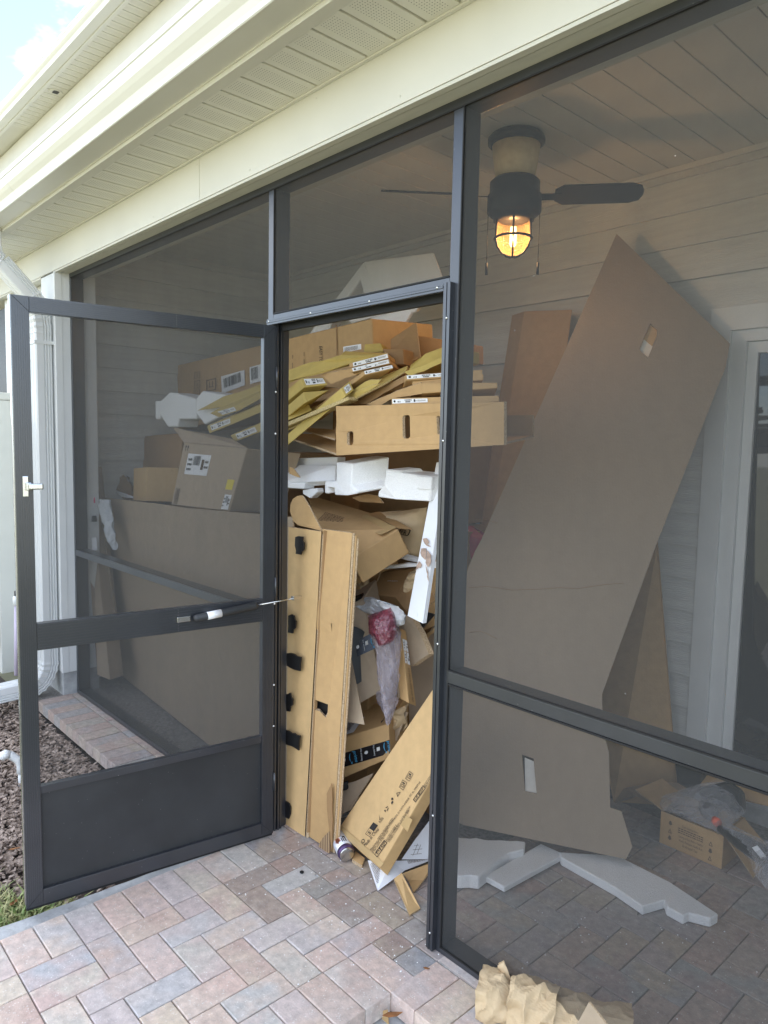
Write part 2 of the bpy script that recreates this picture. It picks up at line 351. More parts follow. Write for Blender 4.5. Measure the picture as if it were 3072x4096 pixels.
n6=nn('ShaderNodeTexNoise'); n6.inputs['Scale'].default_value=34; n6.inputs['Detail'].default_value=7; n6.inputs['Roughness'].default_value=.7; L(va.outputs[0], n6.inputs['Vector'])
hs=nn('ShaderNodeMapRange'); hs.inputs[1].default_value=.3; hs.inputs[2].default_value=.7; hs.inputs[3].default_value=.74; hs.inputs[4].default_value=1.2; L(n6.outputs['Fac'], hs.inputs[0])
vm=nn('ShaderNodeVectorMath'); vm.operation='SCALE'; L(mxb.outputs[2], vm.inputs[0]); L(hs.outputs[0], vm.inputs['Scale']); L(vm.outputs[0], b.inputs['Base Color'])
bp=nn('ShaderNodeBump'); bp.inputs['Strength'].default_value=.35; bp.inputs['Distance'].default_value=.004; n7=nn('ShaderNodeTexNoise'); n7.inputs['Scale'].default_value=160; n7.inputs['Detail'].default_value=4; L(va.outputs[0], n7.inputs['Vector']); L(n7.outputs['Fac'], bp.inputs['Height']); L(bp.outputs[0], b.inputs['Normal'])
m_paverd=m_paver.copy(); m_paverd.name='paver_dark'      # darker copy: brown-purple edging units, also the inner rows
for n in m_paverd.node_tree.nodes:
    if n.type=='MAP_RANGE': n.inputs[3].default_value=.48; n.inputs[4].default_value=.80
# insect screen: dark woven fibreglass, about half open, a little dusty
def screen_mat(name, opac, colr, dust):
    m=bpy.data.materials.new(name); m.use_nodes=True; nt=m.node_tree; nt.nodes.clear(); nn=nt.nodes.new; L=nt.links.new
    out=nn('ShaderNodeOutputMaterial'); mix=nn('ShaderNodeMixShader'); tr=nn('ShaderNodeBsdfTransparent'); df=nn('ShaderNodeBsdfDiffuse'); df.inputs[0].default_value=(*colr,1)
    tc=nn('ShaderNodeTexCoord'); mp=nn('ShaderNodeMapping'); mp.inputs['Scale'].default_value=(1,1,.35); n=nn('ShaderNodeTexNoise'); n.inputs['Scale'].default_value=3.2; n.inputs['Detail'].default_value=9; n.inputs['Roughness'].default_value=.68
    mr=nn('ShaderNodeMapRange'); mr.inputs[1].default_value=.3; mr.inputs[2].default_value=.75; mr.inputs[3].default_value=opac-dust; mr.inputs[4].default_value=opac+dust
    g=nn('ShaderNodeTexNoise'); g.inputs['Scale'].default_value=420; g.inputs['Detail'].default_value=1; L(tc.outputs['Object'], g.inputs['Vector'])   # weave grain
    ga=nn('ShaderNodeMath'); ga.operation='MULTIPLY_ADD'; ga.inputs[1].default_value=.07; L(g.outputs['Fac'], ga.inputs[0]); gs=nn('ShaderNodeMath'); gs.operation='SUBTRACT'; gs.inputs[1].default_value=.08; L(mr.outputs[0], gs.inputs[0]); L(gs.outputs[0], ga.inputs[2])
    vo=nn('ShaderNodeTexVoronoi'); vo.inputs['Scale'].default_value=11; L(tc.outputs['Object'], vo.inputs['Vector']); sr=nn('ShaderNodeValToRGB'); sr.color_ramp.elements[0].position=.012; sr.color_ramp.elements[0].color=(.75,.75,.72,1); sr.color_ramp.elements[1].position=.024; sr.color_ramp.elements[1].color=(*colr,1); L(vo.outputs['Distance'], sr.inputs[0]); L(sr.outputs[0], df.inputs[0])
    L(tc.outputs['Object'], mp.inputs[0]); L(mp.outputs[0], n.inputs['Vector']); L(n.outputs['Fac'], mr.inputs[0]); L(ga.outputs[0], mix.inputs[0]); L(tr.outputs[0], mix.inputs[1]); L(df.outputs[0], mix.inputs[2]); L(mix.outputs[0], out.inputs[0])
    return m
m_screen=screen_mat('insect_screen', .53, (.074,.076,.075), .045)
m_screend=screen_mat('insect_screen_door', .31, (.072,.075,.074), .02)
# perforated soffit
m_perf=mat('perforated_soffit', (.70,.685,.60), .5, .02, 4); nt,b=nodes_of(m_perf); nn=nt.nodes.new; L=nt.links.new
tc=[n for n in nt.nodes if n.type=='TEX_COORD'][0]; sx=nn('ShaderNodeSeparateXYZ'); L(tc.outputs['Object'], sx.inputs[0])
def math_(op,a,bv=None,c=None):
    n=nn('ShaderNodeMath'); n.operation=op
    for i,v in enumerate((a,bv,c)):
        if v is None: continue
        if isinstance(v,(int,float)): n.inputs[i].default_value=v
        else: L(v,n.inputs[i])
    return n.outputs[0]
def cell(s,p): return math_('SUBTRACT', math_('FRACT', math_('DIVIDE', math_('ADD', s, 10.0), p)), .5)
cx=cell(sx.outputs[0], .0098); cy=cell(sx.outputs[1], .0098)
d2=math_('ADD', math_('MULTIPLY',cx,cx), math_('MULTIPLY',cy,cy)); hole=math_('LESS_THAN', d2, .030)
band=math_('LESS_THAN', math_('ABSOLUTE', sx.outputs[0]), .036); band2=math_('LESS_THAN', math_('ABSOLUTE', sx.outputs[1]), .098)
fac=math_('MULTIPLY', math_('MULTIPLY', hole, band), band2)
mxp=nn('ShaderNodeMix'); mxp.data_type='RGBA'; L(fac, mxp.inputs[0]); src=b.inputs['Base Color'].links[0].from_socket; L(src, mxp.inputs[6]); mxp.inputs[7].default_value=(.16,.15,.12,1); L(mxp.outputs[2], b.inputs['Base Color'])
# clear film, glass, emitter
def film(name, colr, opac, rough=.12, bump=.4):
    m=bpy.data.materials.new(name); m.use_nodes=True; nt,b=nodes_of(m); nn=nt.nodes.new; L=nt.links.new
    b.inputs['Base Color'].default_value=(*colr,1); b.inputs['Roughness'].default_value=rough; b.inputs['Specular IOR Level'].default_value=.9
    tr=nn('ShaderNodeBsdfTransparent'); mix=nn('ShaderNodeMixShader'); lw=nn('ShaderNodeLayerWeight'); lw.inputs[0].default_value=.35
    mr=nn('ShaderNodeMapRange'); mr.inputs[3].default_value=opac; mr.inputs[4].default_value=min(1,opac+.45); L(lw.outputs['Facing'], mr.inputs[0]); L(mr.outputs[0], mix.inputs[0])
    out=[n for n in nt.nodes if n.type=='OUTPUT_MATERIAL'][0]; L(tr.outputs[0], mix.inputs[1]); L(b.outputs[0], mix.inputs[2]); L(mix.outputs[0], out.inputs[0])
    n=nn('ShaderNodeTexNoise'); n.inputs['Scale'].default_value=28; n.inputs['Detail'].default_value=3; n.inputs['Distortion'].default_value=1.5; tc=nn('ShaderNodeTexCoord'); L(tc.outputs['Object'], n.inputs['Vector'])
    bp=nn('ShaderNodeBump'); bp.inputs['Strength'].default_value=bump; bp.inputs['Distance'].default_value=.03; L(n.outputs['Fac'], bp.inputs['Height']); L(bp.outputs[0], b.inputs['Normal'])
    return m
m_film=film('clear_film', (.80,.81,.85), .17, .10, 1.0)
m_bag=film('bag_film', (.55,.50,.56), .26, .08, .7)
m_bagred=film('bag_film_red', (.22,.02,.04), .62)
nt=m_bagred.node_tree; w_=nt.nodes.new('ShaderNodeTexWave'); w_.inputs['Scale'].default_value=26; w_.inputs['Distortion'].default_value=7; w_.inputs['Detail'].default_value=2; tcw=[n for n in nt.nodes if n.type=='TEX_COORD'][0]; nt.links.new(tcw.outputs['Object'], w_.inputs['Vector'])
rw_=nt.nodes.new('ShaderNodeValToRGB'); rw_.color_ramp.elements[0].position=.25; rw_.color_ramp.elements[0].color=(.15,.01,.03,1); rw_.color_ramp.elements[1].position=.75; rw_.color_ramp.elements[1].color=(.27,.07,.10,1); nt.links.new(w_.outputs['Fac'], rw_.inputs[0]); nt.links.new(rw_.outputs[0], nt.nodes['Principled BSDF'].inputs['Base Color'])
m_bubble=film('bubble_wrap', (.80,.84,.88), .72, .2, .8)
m_glass=bpy.data.materials.new('door_glass'); m_glass.use_nodes=True; nt,b=nodes_of(m_glass); b.inputs['Base Color'].default_value=(.012,.013,.014,1); b.inputs['Roughness'].default_value=.03; b.inputs['Specular IOR Level'].default_value=.7
m_lampglass=film('lamp_glass', (.75,.50,.24), .14, .05, .25)
m_bulb=bpy.data.materials.new('bulb'); m_bulb.use_nodes=True; nt,b=nodes_of(m_bulb); b.inputs['Base Color'].default_value=(1,.8,.5,1); b.inputs['Emission Color'].default_value=(1,.50,.13,1); b.inputs['Emission Strength'].default_value=7
# mulch chips and grass: tint per face from a vertex colour-free noise in object space
m_mulch=mat('bark_mulch', (.11,.075,.055), .9, col2=(.50,.40,.33), scale=34, bump=.5, bscale=120, stretch=(1,1,1), detail=2)
m_grass=mat('grass_blade', (.14,.25,.05), .6, col2=(.52,.47,.24), scale=26, detail=2)

# ================================================================== SETTING
GZ = -0.085
lawn = struct(mk('lawn', [(-80,-90,GZ-.02),(90,-90,GZ-.02),(90,60,GZ-.02),(-80,60,GZ-.02)], [(0,1,2,3)], m_lawn))
# planting bed of bark mulch left of the pad
bed_s = struct(mk('planting_bed', [(-3.6,-1.0,GZ-.012),(-.35,-.98,GZ-.012),(-.07,-.72,GZ-.012),(-.045,-.2,GZ-.012),(-3.6,-.2,GZ-.012)], [(0,1,2,3,4)], m_soil))
# concrete haunch along the pad's left edge and in front of the right corner
prism('pad_haunch', ragged([(-.02,-.25,GZ-.03),(-.045,-.62,GZ-.03),(-.070,-1.05,GZ-.03),(-.085,-1.40,GZ-.03),(.10,-1.40,GZ-.03),(.10,-.25,GZ-.03)], .010, .05, 3, (0,1,2)), (0,0,.096), m_conc)
struct(bpy.context.scene.objects['pad_haunch'])
hf = struct(prism('edge_haunch', ragged([(1.00,-.50,GZ-.03),(1.09,-.46,GZ-.03),(1.14,-.30,GZ-.03),(3.6,-.28,GZ-.03),(3.6,-.15,GZ-.03),(1.00,-.15,GZ-.03)], .012, .05, 5, (0,1,2)), (0,0,.045), m_conc))

# ---- paved patio: bedding slab, every visible paver its own piece
patio = struct(box('patio', -2.40, 4.3, -.20, 1.72, -.09, -.009, m_bed))
box('pad_bed', .03, 1.00, -1.65, -.21, -.09, -.009, m_bed, patio)
p = 0.0992; X0 = .024; Y0 = -1.024
def paver_mesh(lx, ly, m=None):
    g=.0016; bm=bmesh.new()
    vs=[bm.verts.new(v) for v in boxv(g-lx/2, lx/2-g, g-ly/2, ly/2-g, -.060, 0)]
    for f in BOXF: bm.faces.new([vs[i] for i in f])
    bmesh.ops.recalc_face_normals(bm, faces=bm.faces)
    bmesh.ops.bevel(bm, geom=[e for e in bm.edges if all(v.co.z>-.01 for v in e.verts)], offset=.0032, segments=2, affect='EDGES', profile=.5)
    me=bpy.data.meshes.new('paver'); bm.to_mesh(me); bm.free(); me.materials.append(m or m_paver); return me
PM={}
rp=random.Random(11)
def paver(cx, cy, lx, ly, par=None, m=None):
    k=(round(lx,4), round(ly,4), m)
    if k not in PM: PM[k]=paver_mesh(lx, ly, m)
    par = par or patio
    o=bpy.data.objects.new('paver', PM[k]); col.objects.link(o); o.parent=par
    o.location=Vector((cx, cy, rp.uniform(-.0012,.0012)))-wloc(par); o.rotation_euler=(rp.uniform(-.004,.004), rp.uniform(-.004,.004), rp.uniform(-.004,.004))
    return o
DARK_PICK=random.Random(3)
def cellp(i, j, di, dj):
    m = m_paverd if (j >= 9 or (j >= 6 and i > 1 and DARK_PICK.random() < .2)) else None     # darker copy for all inner rows and random units near the threshold
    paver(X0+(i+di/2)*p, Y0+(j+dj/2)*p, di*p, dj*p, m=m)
for j in range(-5, 10):                         # soldier courses along both sides of the pad
    cellp(0, j, 2, 1)
    if j < 8: cellp(8, j, 2, 1)
# herringbone field: columns from 2, V stands along y, H along x
done=set()
def fill(i0, i1, j0, j1, keep=lambda i,j: True):
    for j in range(j0, j1):
        for i in range(i0, i1):
            if (i,j) in done or not keep(i,j): continue
            c=(i-2-j)%4
            if c==1 and j+1<j1 and (i,j+1) not in done: cellp(i,j,1,2); done.update({(i,j),(i,j+1)})
            elif c==2 and i+1<i1 and (i+1,j) not in done: cellp(i,j,2,1); done.update({(i,j),(i+1,j)})
            elif c==0: cellp(i,j,1,1); done.add((i,j))
            elif c==3: cellp(i,j,1,1); done.add((i,j))
            else: cellp(i,j,1,1); done.add((i,j))
cellp(2,0,1,2); done.update({(2,0),(2,1)})
fill(2, 8, -5, 10)
fill(8, 10, 8, 10)
fill(0, 26, 10, 24, lambda i,j: j < 12 or i >= 7)
# soldier course along the screen wall, left and right of the pad, with a cut strip against the frame
for k in range(22):
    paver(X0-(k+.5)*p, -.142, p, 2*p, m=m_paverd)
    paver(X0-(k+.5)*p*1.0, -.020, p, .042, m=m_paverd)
for k in range(22):
    paver(X0+(10.5+k)*p-.006, -.130, p, 2*p)
for k in range(11): paver(X0+10*p+(k+.5)*2*p-.006, -.008, 2*p, .042)

# ---- bark mulch, grass, leaves
def chips(name, n, region, seed, m, smin=.012, smax=.05, zt=GZ):
    r=random.Random(seed); vs=[]; fs=[]
    for _ in range(n):
        x,y=region(r); L_=r.uniform(smin,smax); w=L_*r.uniform(.22,.6); h=r.uniform(.003,.008)
        a=r.uniform(0,6.28); e=Matrix.Rotation(a,3,'Z')@Matrix.Rotation(r.gauss(0,.32),3,'Y')@Matrix.Rotation(r.gauss(0,.32),3,'X'); c=Vector((x,y,zt+r.uniform(-.008,.014)))
        b0=len(vs); t=r.uniform(.4,1.0)
        for q in ((-L_/2,-w/2*t,0),(L_*.3,-w/2,0),(L_/2,w/5,0),(-L_*.35,w/2*t,0),(-L_*.45,-w/2*t,h),(L_*.28,-w/2,h),(L_*.46,w/5,h),(-L_*.3,w/2*t,h)): vs.append(c+e@Vector(q))
        fs += [tuple(b0+i for i in f) for f in BOXF]
    return mk(name, vs, fs, m)
def reg_mulch(r):
    while True:
        x=r.triangular(-3.4,-.02,-.9); y=-.25-abs(r.random())*.75
        if y > -.98+ max(0,(x+.35))*0.9: return x,y
tag(chips('bark_mulch', 9000, reg_mulch, 3, m_mulch), 'brown bark mulch covering the bed behind the screen door', 'mulch', kind='stuff')
def grass(name, n, region, seed):
    r=random.Random(seed); vs=[]; fs=[]
    for _ in range(n):
        x,y=region(r); h=r.uniform(.02,.075); w=r.uniform(.002,.005); a=r.uniform(0,6.28); lean=r.uniform(.2,1.3)*h; d=Vector((math.cos(a),math.sin(a),0)); s=Vector((-d.y,d.x,0))*w; c=Vector((x,y,GZ-.02)); b0=len(vs)
        vs += [c-s, c+s, c+d*lean*.35+Vector((0,0,h*.7))-s*.8, c+d*lean*.35+Vector((0,0,h*.7))+s*.8, c+d*lean+Vector((0,0,h))]
        fs += [(b0,b0+1,b0+3,b0+2),(b0+2,b0+3,b0+4)]
    return mk(name, vs, fs, m_grass)
def reg_grass(r):
    while True:
        x=r.uniform(-1.7,-.05); y=r.uniform(-2.0,-.70)
        if y < -.95+max(0,(x+.38))*.85 and x < -.075-.03*r.random(): return x,y
tag(grass('grass', 24000, reg_grass, 5), 'patchy green lawn grass beside the paver pad', 'grass', kind='stuff')
rl=random.Random(4)
def leaf(pos, s, a, lab, m=None):
    e=Matrix.Rotation(a,3,'Z')@Matrix.Rotation(rl.uniform(-.4,.4),3,'X'); pts=[(-.5,0,.0),(-.2,.2,.05),(.2,.18,.06),(.5,0,.12),(.2,-.18,.03),(-.2,-.2,.0)]
    o=mk('dry_leaf', [Vector(pos)+e@(Vector(q)*s) for q in pts]+[Vector(pos)+e@(Vector(q)*s)-Vector((0,0,.0012)) for q in pts], [tuple(range(6)), tuple(range(11,5,-1))]+[(i,(i+1)%6,6+(i+1)%6,6+i) for i in range(6)], m or m_leaf)
    tag(o, lab, 'leaf', 'dry fallen leaves')
leaf((1.018,-0.0833,0.004), .022, .4, 'small yellow brown leaf on the paver edge right of the doorway')
leaf((-0.5943,-0.8051,-0.05), .05, 1.0, 'upper brown fallen leaf in the grass at the left edge')
leaf((-0.2456,-0.9071,-0.06), .045, 2.0, 'orange leaf in the grass left of the door bottom corner')
leaf((1.054,-0.2596,-0.03), .06, .9, 'pale leaf strip in the dirt corner below the pad')

# ---- house
house = thing('house', 'cream and grey sided house with eaves, gutter and covered lanai', 'house', (0.5,1.7,0))
D_=1.70; XS=-2.40; ZC=2.90; XR=4.25
# beam over the screens
beam = box('beam', -6.5, XR+.3, -.085, .155, 2.606, 2.78, m_cream, house, .002)
box('beam_drip_strip', -6.5, XR+.3, -.083, -.060, 2.594, 2.604, m_creamdk, beam)
box('beam_soffit_board', -2.158, XR+.3, -.048, .150, 2.600, 2.6045, m_creamdk, beam)
box('board_joint', -.3895, -.3875, -.0862, -.0855, 2.607, 2.779, m_creamdk, beam)
# corner column
column = box('column', -2.41, -2.161, -.083, .158, .14, 2.605, m_wtrim, house, .002)
box('column_trim', -2.18, -2.1585, -.087, -.045, .14, 2.600, m_wtrim, column, .002)
box('column_footing', -2.42, -2.175, -.078, .15, -.09, .139, m_conc, column, .006)
# siding walls
def laps_y(name, x0, x1, y, z0, z1, m, par, face=-1, e=.1525):
    z=z0; k=0
    while z < z1-.02:
        h=min(e, z1-z)
        hexa(name, [(x0,y+face*.021,z),(x1,y+face*.021,z),(x1,y,z),(x0,y,z),(x0,y+face*.002,z+h+.012),(x1,y+face*.002,z+h+.012),(x1,y,z+h+.012),(x0,y,z+h+.012)], m, par)
        z += e; k+=1
def laps_x(name, y0, y1, x, z0, z1, m, par, face=1, e=.1525):
    z=z0
    while z < z1-.02:
        h=min(e, z1-z)
        hexa(name, [(x,y0,z),(x+face*.021,y0,z),(x+face*.021,y1,z),(x,y1,z),(x,y0,z+h+.012),(x+face*.002,y0,z+h+.012),(x+face*.002,y1,z+h+.012),(x,y1,z+h+.012)], m, par)
        z += e
DX0=1.001; DX1=2.95   # sliding door rough opening (outer casing)
bw = boxes('back_wall', [(XS-.2,DX0+.05,D_+.002,D_+.2,-.09,3.4),(DX1-.05,XR+.2,D_+.002,D_+.2,-.09,3.4),(DX0+.05,DX1-.05,D_+.002,D_+.2,2.2,3.4)], m_siding, house)
ZL0=2.233-.1525*14
laps_y('siding_plank', XS, DX0, D_, ZL0, 2.225, m_siding, bw)
laps_y('siding_plank', XS, XR, D_, ZL0+.1525*15-.0005, ZC, m_siding, bw)
sw = box('side_wall', XS-.25, XS-.002, .16, D_+.002, -.09, 3.4, m_siding, house)
laps_x('siding_plank', .16, D_-.012, XS, ZL0, ZC, m_siding, sw)
rw = box('right_wall', XR, XR+.2, -.08, D_+.2, -.09, 3.4, m_siding, house)
# outer wall left of the column
ow = box('outer_wall', -3.35, -2.41, .002, .15, .0, 2.605, m_sidewhite, house)
laps_y('siding_plank', -3.35, -2.411, .0, .15, 2.59, m_sidewhite, ow)
box('wall_footing', -3.36, -2.42, -.01, .15, -.09, .13, m_conc, ow)
nb = box('neighbour_screen', -6.4, -3.42, .0, .03, -.05, 2.56, m_bronze2, house)
box('corner_board', -3.42, -3.34, -.02, .15, -.05, 2.60, m_wtrim, house)
# ceiling of grooved vinyl
ceil = box('ceiling', XS-.2, XR+.2, .10, D_+.1, ZC+.014, ZC+.05, m_ceil, house)
k=0; x=-2.499
while x < XR:
    if x+.1255 > XS: box('ceiling_strip', max(x+.0022,XS+.001), min(x+.1255-.0022,XR-.001), .157, D_-.014, ZC, ZC+.012, m_ceil, ceil, .0025)
    x += .1255
box('cornice_trim', XS+.001, XR-.001, D_-.030, D_-.0135, ZC-.024, ZC-.001, m_ceil, ceil)
box('inner_header', XS, XR, .157, .175, 2.62, ZC-.001, m_ceil, house)
# soffit, fascia, gutter of the lower eave
ZSF=2.782
sof = box('soffit', -6.5, XR+.3, -.36, -.086, ZSF+.012, ZSF+.03, m_cream, house)
x=-6.42
base=box('soffit_strip', 0, .1165, -.312, -.098, ZSF, ZSF+.010, m_perf, sof, .002); bl=base.location.copy(); first=True
x=.178-.1265*52
while x < XR:
    if first: o=base; first=False
    else: o=base.copy(); col.objects.link(o)
    o.location = bl + Vector((x+.005,0,0)); x += .1265
box('soffit_channel', -6.5, XR+.3, -.0975, -.0865, ZSF-.006, ZSF+.011, m_cream, sof)
box('fascia', -6.5, XR+.3, -.354, -.313, ZSF-.002, 2.95, m_cream, house, .002)
prof=[(-.3555,2.797),(-.448,2.797),(-.4515,2.800),(-.4525,2.815),(-.462,2.835),(-.478,2.852),(-.490,2.868),(-.494,2.890),(-.494,2.905),(-.4985,2.908),(-.4985,2.928),(-.478,2.928),(-.478,2.922),(-.490,2.920),(-.488,2.89),(-.472,2.856),(-.448,2.83),(-.446,2.802),(-.3575,2.802),(-.3575,2.945),(-.3555,2.945)]
gut = profile_x('gutter', prof, -6.5, XR+.3, m_gutter, house)
for gx in (-1.62,1.18): profile_x('gutter_seam', [(y-.0009 if y<-.40 else y,z-.0008 if z<2.80 else z) for y,z in prof], gx, gx+.028, m_gutter, gut)
for i in range(14):
    n_=lathe('nail_head', [(0,.0012),(.003,.001),(.0034,0)], (0,0,0), m_creamdk, beam, 8); n_.rotation_euler=(math.pi/2,0,0); n_.location=Vector((-2.05+.41*i,-.0853,2.628 if i%2 else 2.755))-wloc(beam)
# lower roof and upper storey
mk('lower_roof', [(-6.6,-.37,2.952),(XR+.5,-.37,2.952),(XR+.5,1.72,3.86),(-6.6,1.72,3.86),(-6.6,-.37,2.972),(XR+.5,-.37,2.972),(XR+.5,1.72,3.88),(-6.6,1.72,3.88)], BOXF, m_roof, house)
uw = box('upper_wall', -14, 9, 1.67, 9, 2.95, 5.70, m_sidewhite, house)
box('upper_frieze', -14, 9, 1.645, 1.668, 5.42, 5.70, m_cream, uw)
us = box('upper_soffit', -14, 9, 1.30, 1.66, 5.712, 5.73, m_cream, house)
base=box('upper_soffit_strip', 0, .1165, 1.424, 1.642, 5.70, 5.711, m_perf, us, .002); bl=base.location.copy(); first=True
x=-4.434-.127*30
while x < -1.5:
    if not (-7.06 < x < -6.55):
        if first: o=base; first=False
        else: o=base.copy(); col.objects.link(o)
        o.location = bl+Vector((x+.005,0,0))
    else:
        box('plain_soffit_strip', x+.005, x+.1215, 1.424, 1.642, 5.70, 5.711, m_cream, us, .002)
    x += .127
vent=lathe('soffit_vent', [(.0,-.004),(.040,-.004),(.062,-.012),(.075,-.004),(.075,.0)], (-6.86,1.535,5.699), m_cream, us, 20)
boxes('vent_louvre', [(-6.90+.016*i,-6.894+.016*i,1.503,1.567,5.690,5.6945) for i in range(6)], m_bronze, us)
box('upper_fascia', -14, 9, 1.384, 1.422, 5.69, 5.95, m_gutter, house)
gp=[(y+1.7375,z+2.902) for y,z in prof]
profile_x('upper_gutter', gp, -14, 9, m_gutter, house)
mk('upper_roof', [(-14.3,1.36,5.955),(9.3,1.36,5.955),(9.3,5.5,7.75),(-14.3,5.5,7.75),(9.3,9.7,5.955),(-14.3,9.7,5.955)], [(0,1,2,3),(3,2,4,5),(0,3,5),(1,4,2),(0,5,4,1)], m_roof, house)
# sliding glass door in the back wall
sdoor = boxes('sliding_door', [(DX0+.088,DX0+.15,D_-.006,D_+.10,.07,2.135),(DX0+.15,DX1-.15,D_-.006,D_+.10,2.085,2.135),(DX1-.15,DX1-.088,D_-.006,D_+.10,.07,2.135),(DX0+.15,DX1-.15,D_-.006,D_+.10,.07,.12)], m_white, house)
boxes('door_casing', [(DX0,DX0+.0875,D_-.026,D_-.001,.07,2.236),(DX0+.0875,DX1-.0875,D_-.026,D_-.001,2.1355,2.236),(DX1-.0875,DX1,D_-.026,D_-.001,.07,2.236)], m_wtrim, sdoor)
boxes('door_sash', [(DX0+.151,DX0+.193,D_+.015,D_+.055,.121,2.083),(DX0+.193,2.0,D_+.015,D_+.055,2.035,2.083),(1.96,2.0,D_+.015,D_+.055,.19,2.035),(DX0+.193,2.0,D_+.015,D_+.055,.121,.19)], m_white, sdoor)
box('door_sash', 2.001, DX1-.151, D_+.06, D_+.09, .121, 2.083, m_white, sdoor)
box('glass_pane', DX0+.1935, 1.9595, D_+.030, D_+.036, .1905, 2.0345, m_glass, sdoor)
box('door_sill', DX0, DX1, D_-.05, D_+.1, -.01, .069, m_conc, sdoor)
# downspout: corrugated rectangular pipe with elbows
SEC=[(-.5,-.38),(-.5,.38),(-.42,.46),(-.36,.46),(-.33,.38),(-.27,.38),(-.24,.46),(-.02,.46),(.01,.38),(.07,.38),(.1,.46),(.42,.46),(.5,.38),(.5,.02),(.41,-.01),(.41,-.06),(.5,-.09),(.5,-.13),(.41,-.16),(.41,-.21),(.5,-.24),(.5,-.28),(.41,-.31),(.41,-.36),(.48,-.40),(.42,-.46),(-.42,-.46)]
dx=-2.2525; yb=-.141; yt=-.405
def arc(c, r, a0, a1, n, x): return [(x, c[0]+r*math.cos(math.radians(a0+(a1-a0)*i/n)), c[1]+r*math.sin(math.radians(a0+(a1-a0)*i/n))) for i in range(n+1)]
dsp = thing('downspout', 'white corrugated downspout running down the corner column', 'downspout', (dx, yb, 0))
tube('outlet', [(dx,yt,2.80),(dx,yt,2.74)]+[(dx,yt+.0,2.70)], .105, m_white, dsp, sect=SEC, smooth=False)
def ribbed(name, pts, n):
    P=[]; R=[]
    for i,q in enumerate(pts): P.append(q); R.append(.112 if i%2 else .101)
    return tube(name, P, R, m_white, dsp, sect=SEC, smooth=False)
ribbed('elbow', [(dx,yt+.0,2.705)]+[(dx, yt+.07*(1-math.cos(t)), 2.70-.07*math.sin(t)*1.3) for t in [math.radians(6*i) for i in range(1,13)]], 0)
tube('offset_pipe', [(dx,yt+.05,2.62),(dx,yb-.045,2.44)], .105, m_white, dsp, sect=SEC, smooth=False)
ribbed('elbow', [(dx, yb-.055+.055*math.sin(t), 2.455-.12*(1-math.cos(t))-.10*t/1.57) for t in [math.radians(7*i) for i in range(14)]], 0)
tube('pipe', [(dx,yb,2.27),(dx,yb,.22)], .105, m_white, dsp, sect=SEC, smooth=False)
box('strap', dx-.056, dx+.056, yb-.054, yb+.06, 2.17, 2.19, m_white, dsp)
ribbed('elbow', [(dx, yb-.10*(1-math.cos(t)), .22-.13*math.sin(t)-.03*t/1.57) for t in [math.radians(7.5*i) for i in range(13)]], 0)
tube('kickout_pipe', [(dx,yb-.09,.068),(dx,yb-1.2,.02)], .108, m_white, dsp, sect=SEC, smooth=False)
# privacy fence running out from the wall
fx=-3.25
fence = thing('privacy_fence', 'beige vinyl privacy fence panel at the left edge', 'fence', (fx,-.5,GZ))
box('post', fx-.055, fx+.055, -.165, -.055, -.2, 1.87, m_fence, fence, .006)
box('post_cap', fx-.066, fx+.066, -.176, -.044, 1.871, 1.925, m_fence, fence, .01)
box('top_rail', fx-.025, fx+.025, -2.2, -.166, 1.58, 1.74, m_fence, fence, .005)
box('bottom_rail', fx-.025, fx+.025, -2.2, -.166, .10, .24, m_fence, fence, .005)
for i in range(7): box('fence_board', fx-.011, fx+.011, -2.17+.285*i, -2.17+.285*i+.281, .241, 1.579, m_fence, fence, .004)
# white drain stub standing in the mulch
pv=thing('drain_pipe', 'white plastic pipe stub with elbow standing in the mulch', 'pipe', (-1.2251,-0.6012,-0.08))
c=V((-1.2251,-0.6012,-0.08))
tube('riser', [c+V((0,0,-.02)), c+V((0,0,.085))], .0135, m_white, pv, 14)
tube('elbow', [c+V((0,0,.06)), c+V((0,0,.10)), c+V((-.004,-.012,.13)), c+V((-.012,-.04,.158)), c+V((-.015,-.05,.163))], .019, m_white, pv, 14)
tube('cap', [c+V((-.013,-.046,.160)), c+V((-.017,-.062,.166)), c+V((-.019,-.075,.160)), c+V((-.02,-.083,.150))], [.022,.023,.023,.019], m_white, pv, 14)
# garden tool bottle on the fence: sprinkler-like riser
gz=thing('hose_riser', 'grey and lilac capped riser pipe against the fence post', 'pipe', (-2.1709,-0.35,0.1805))
c=V((-2.1333,-0.35,0.6165)); c0=V((-2.1709,-0.35,0.1805))
tube('pipe', [c0, c], .013, mat('lilac_pvc',(.55,.48,.60),.5), gz, 12)
tube('cap', [c, c+V((0,0,.05)), c+V((0,0,.055))], [.02,.02,.016], m_wtrim, gz, 12)
tube('nozzle', [c+V((0,0,.05)), c+V((0,0,.085))], .011, m_black, gz, 10)

# ================================================================== SCREEN ENCLOSURE
enc = thing('screen_enclosure', 'dark bronze aluminium screen wall closing off the lanai', 'screen wall', (1.0,.04,0))
DP=.075
box('header_rail', -2.16, XR, 0, DP, 2.575, 2.6, m_bronze, enc, .0015)
box('jamb', -2.159, -2.135, 0, DP, .001, 2.574, m_bronze, enc, .0015)
for xa,xb in ((0,.036),(.958,.996),(3.05,3.09)): box('post', xa, xb, 0, DP, .001, 2.574, m_bronze, enc, .0015)
box('transom_rail', .0365, .9575, 0, DP, 2.078, 2.101, m_bronze, enc, .0015)
for xa,xb in ((-2.1345,-.0005),(.9965,3.0495)):
    box('mid_rail', xa, xb, 0, DP, .882, .919, m_bronze, enc, .0015)
    box('sill_rail', xa, xb, 0, DP, .001, .020, m_bronze, enc, .0015)
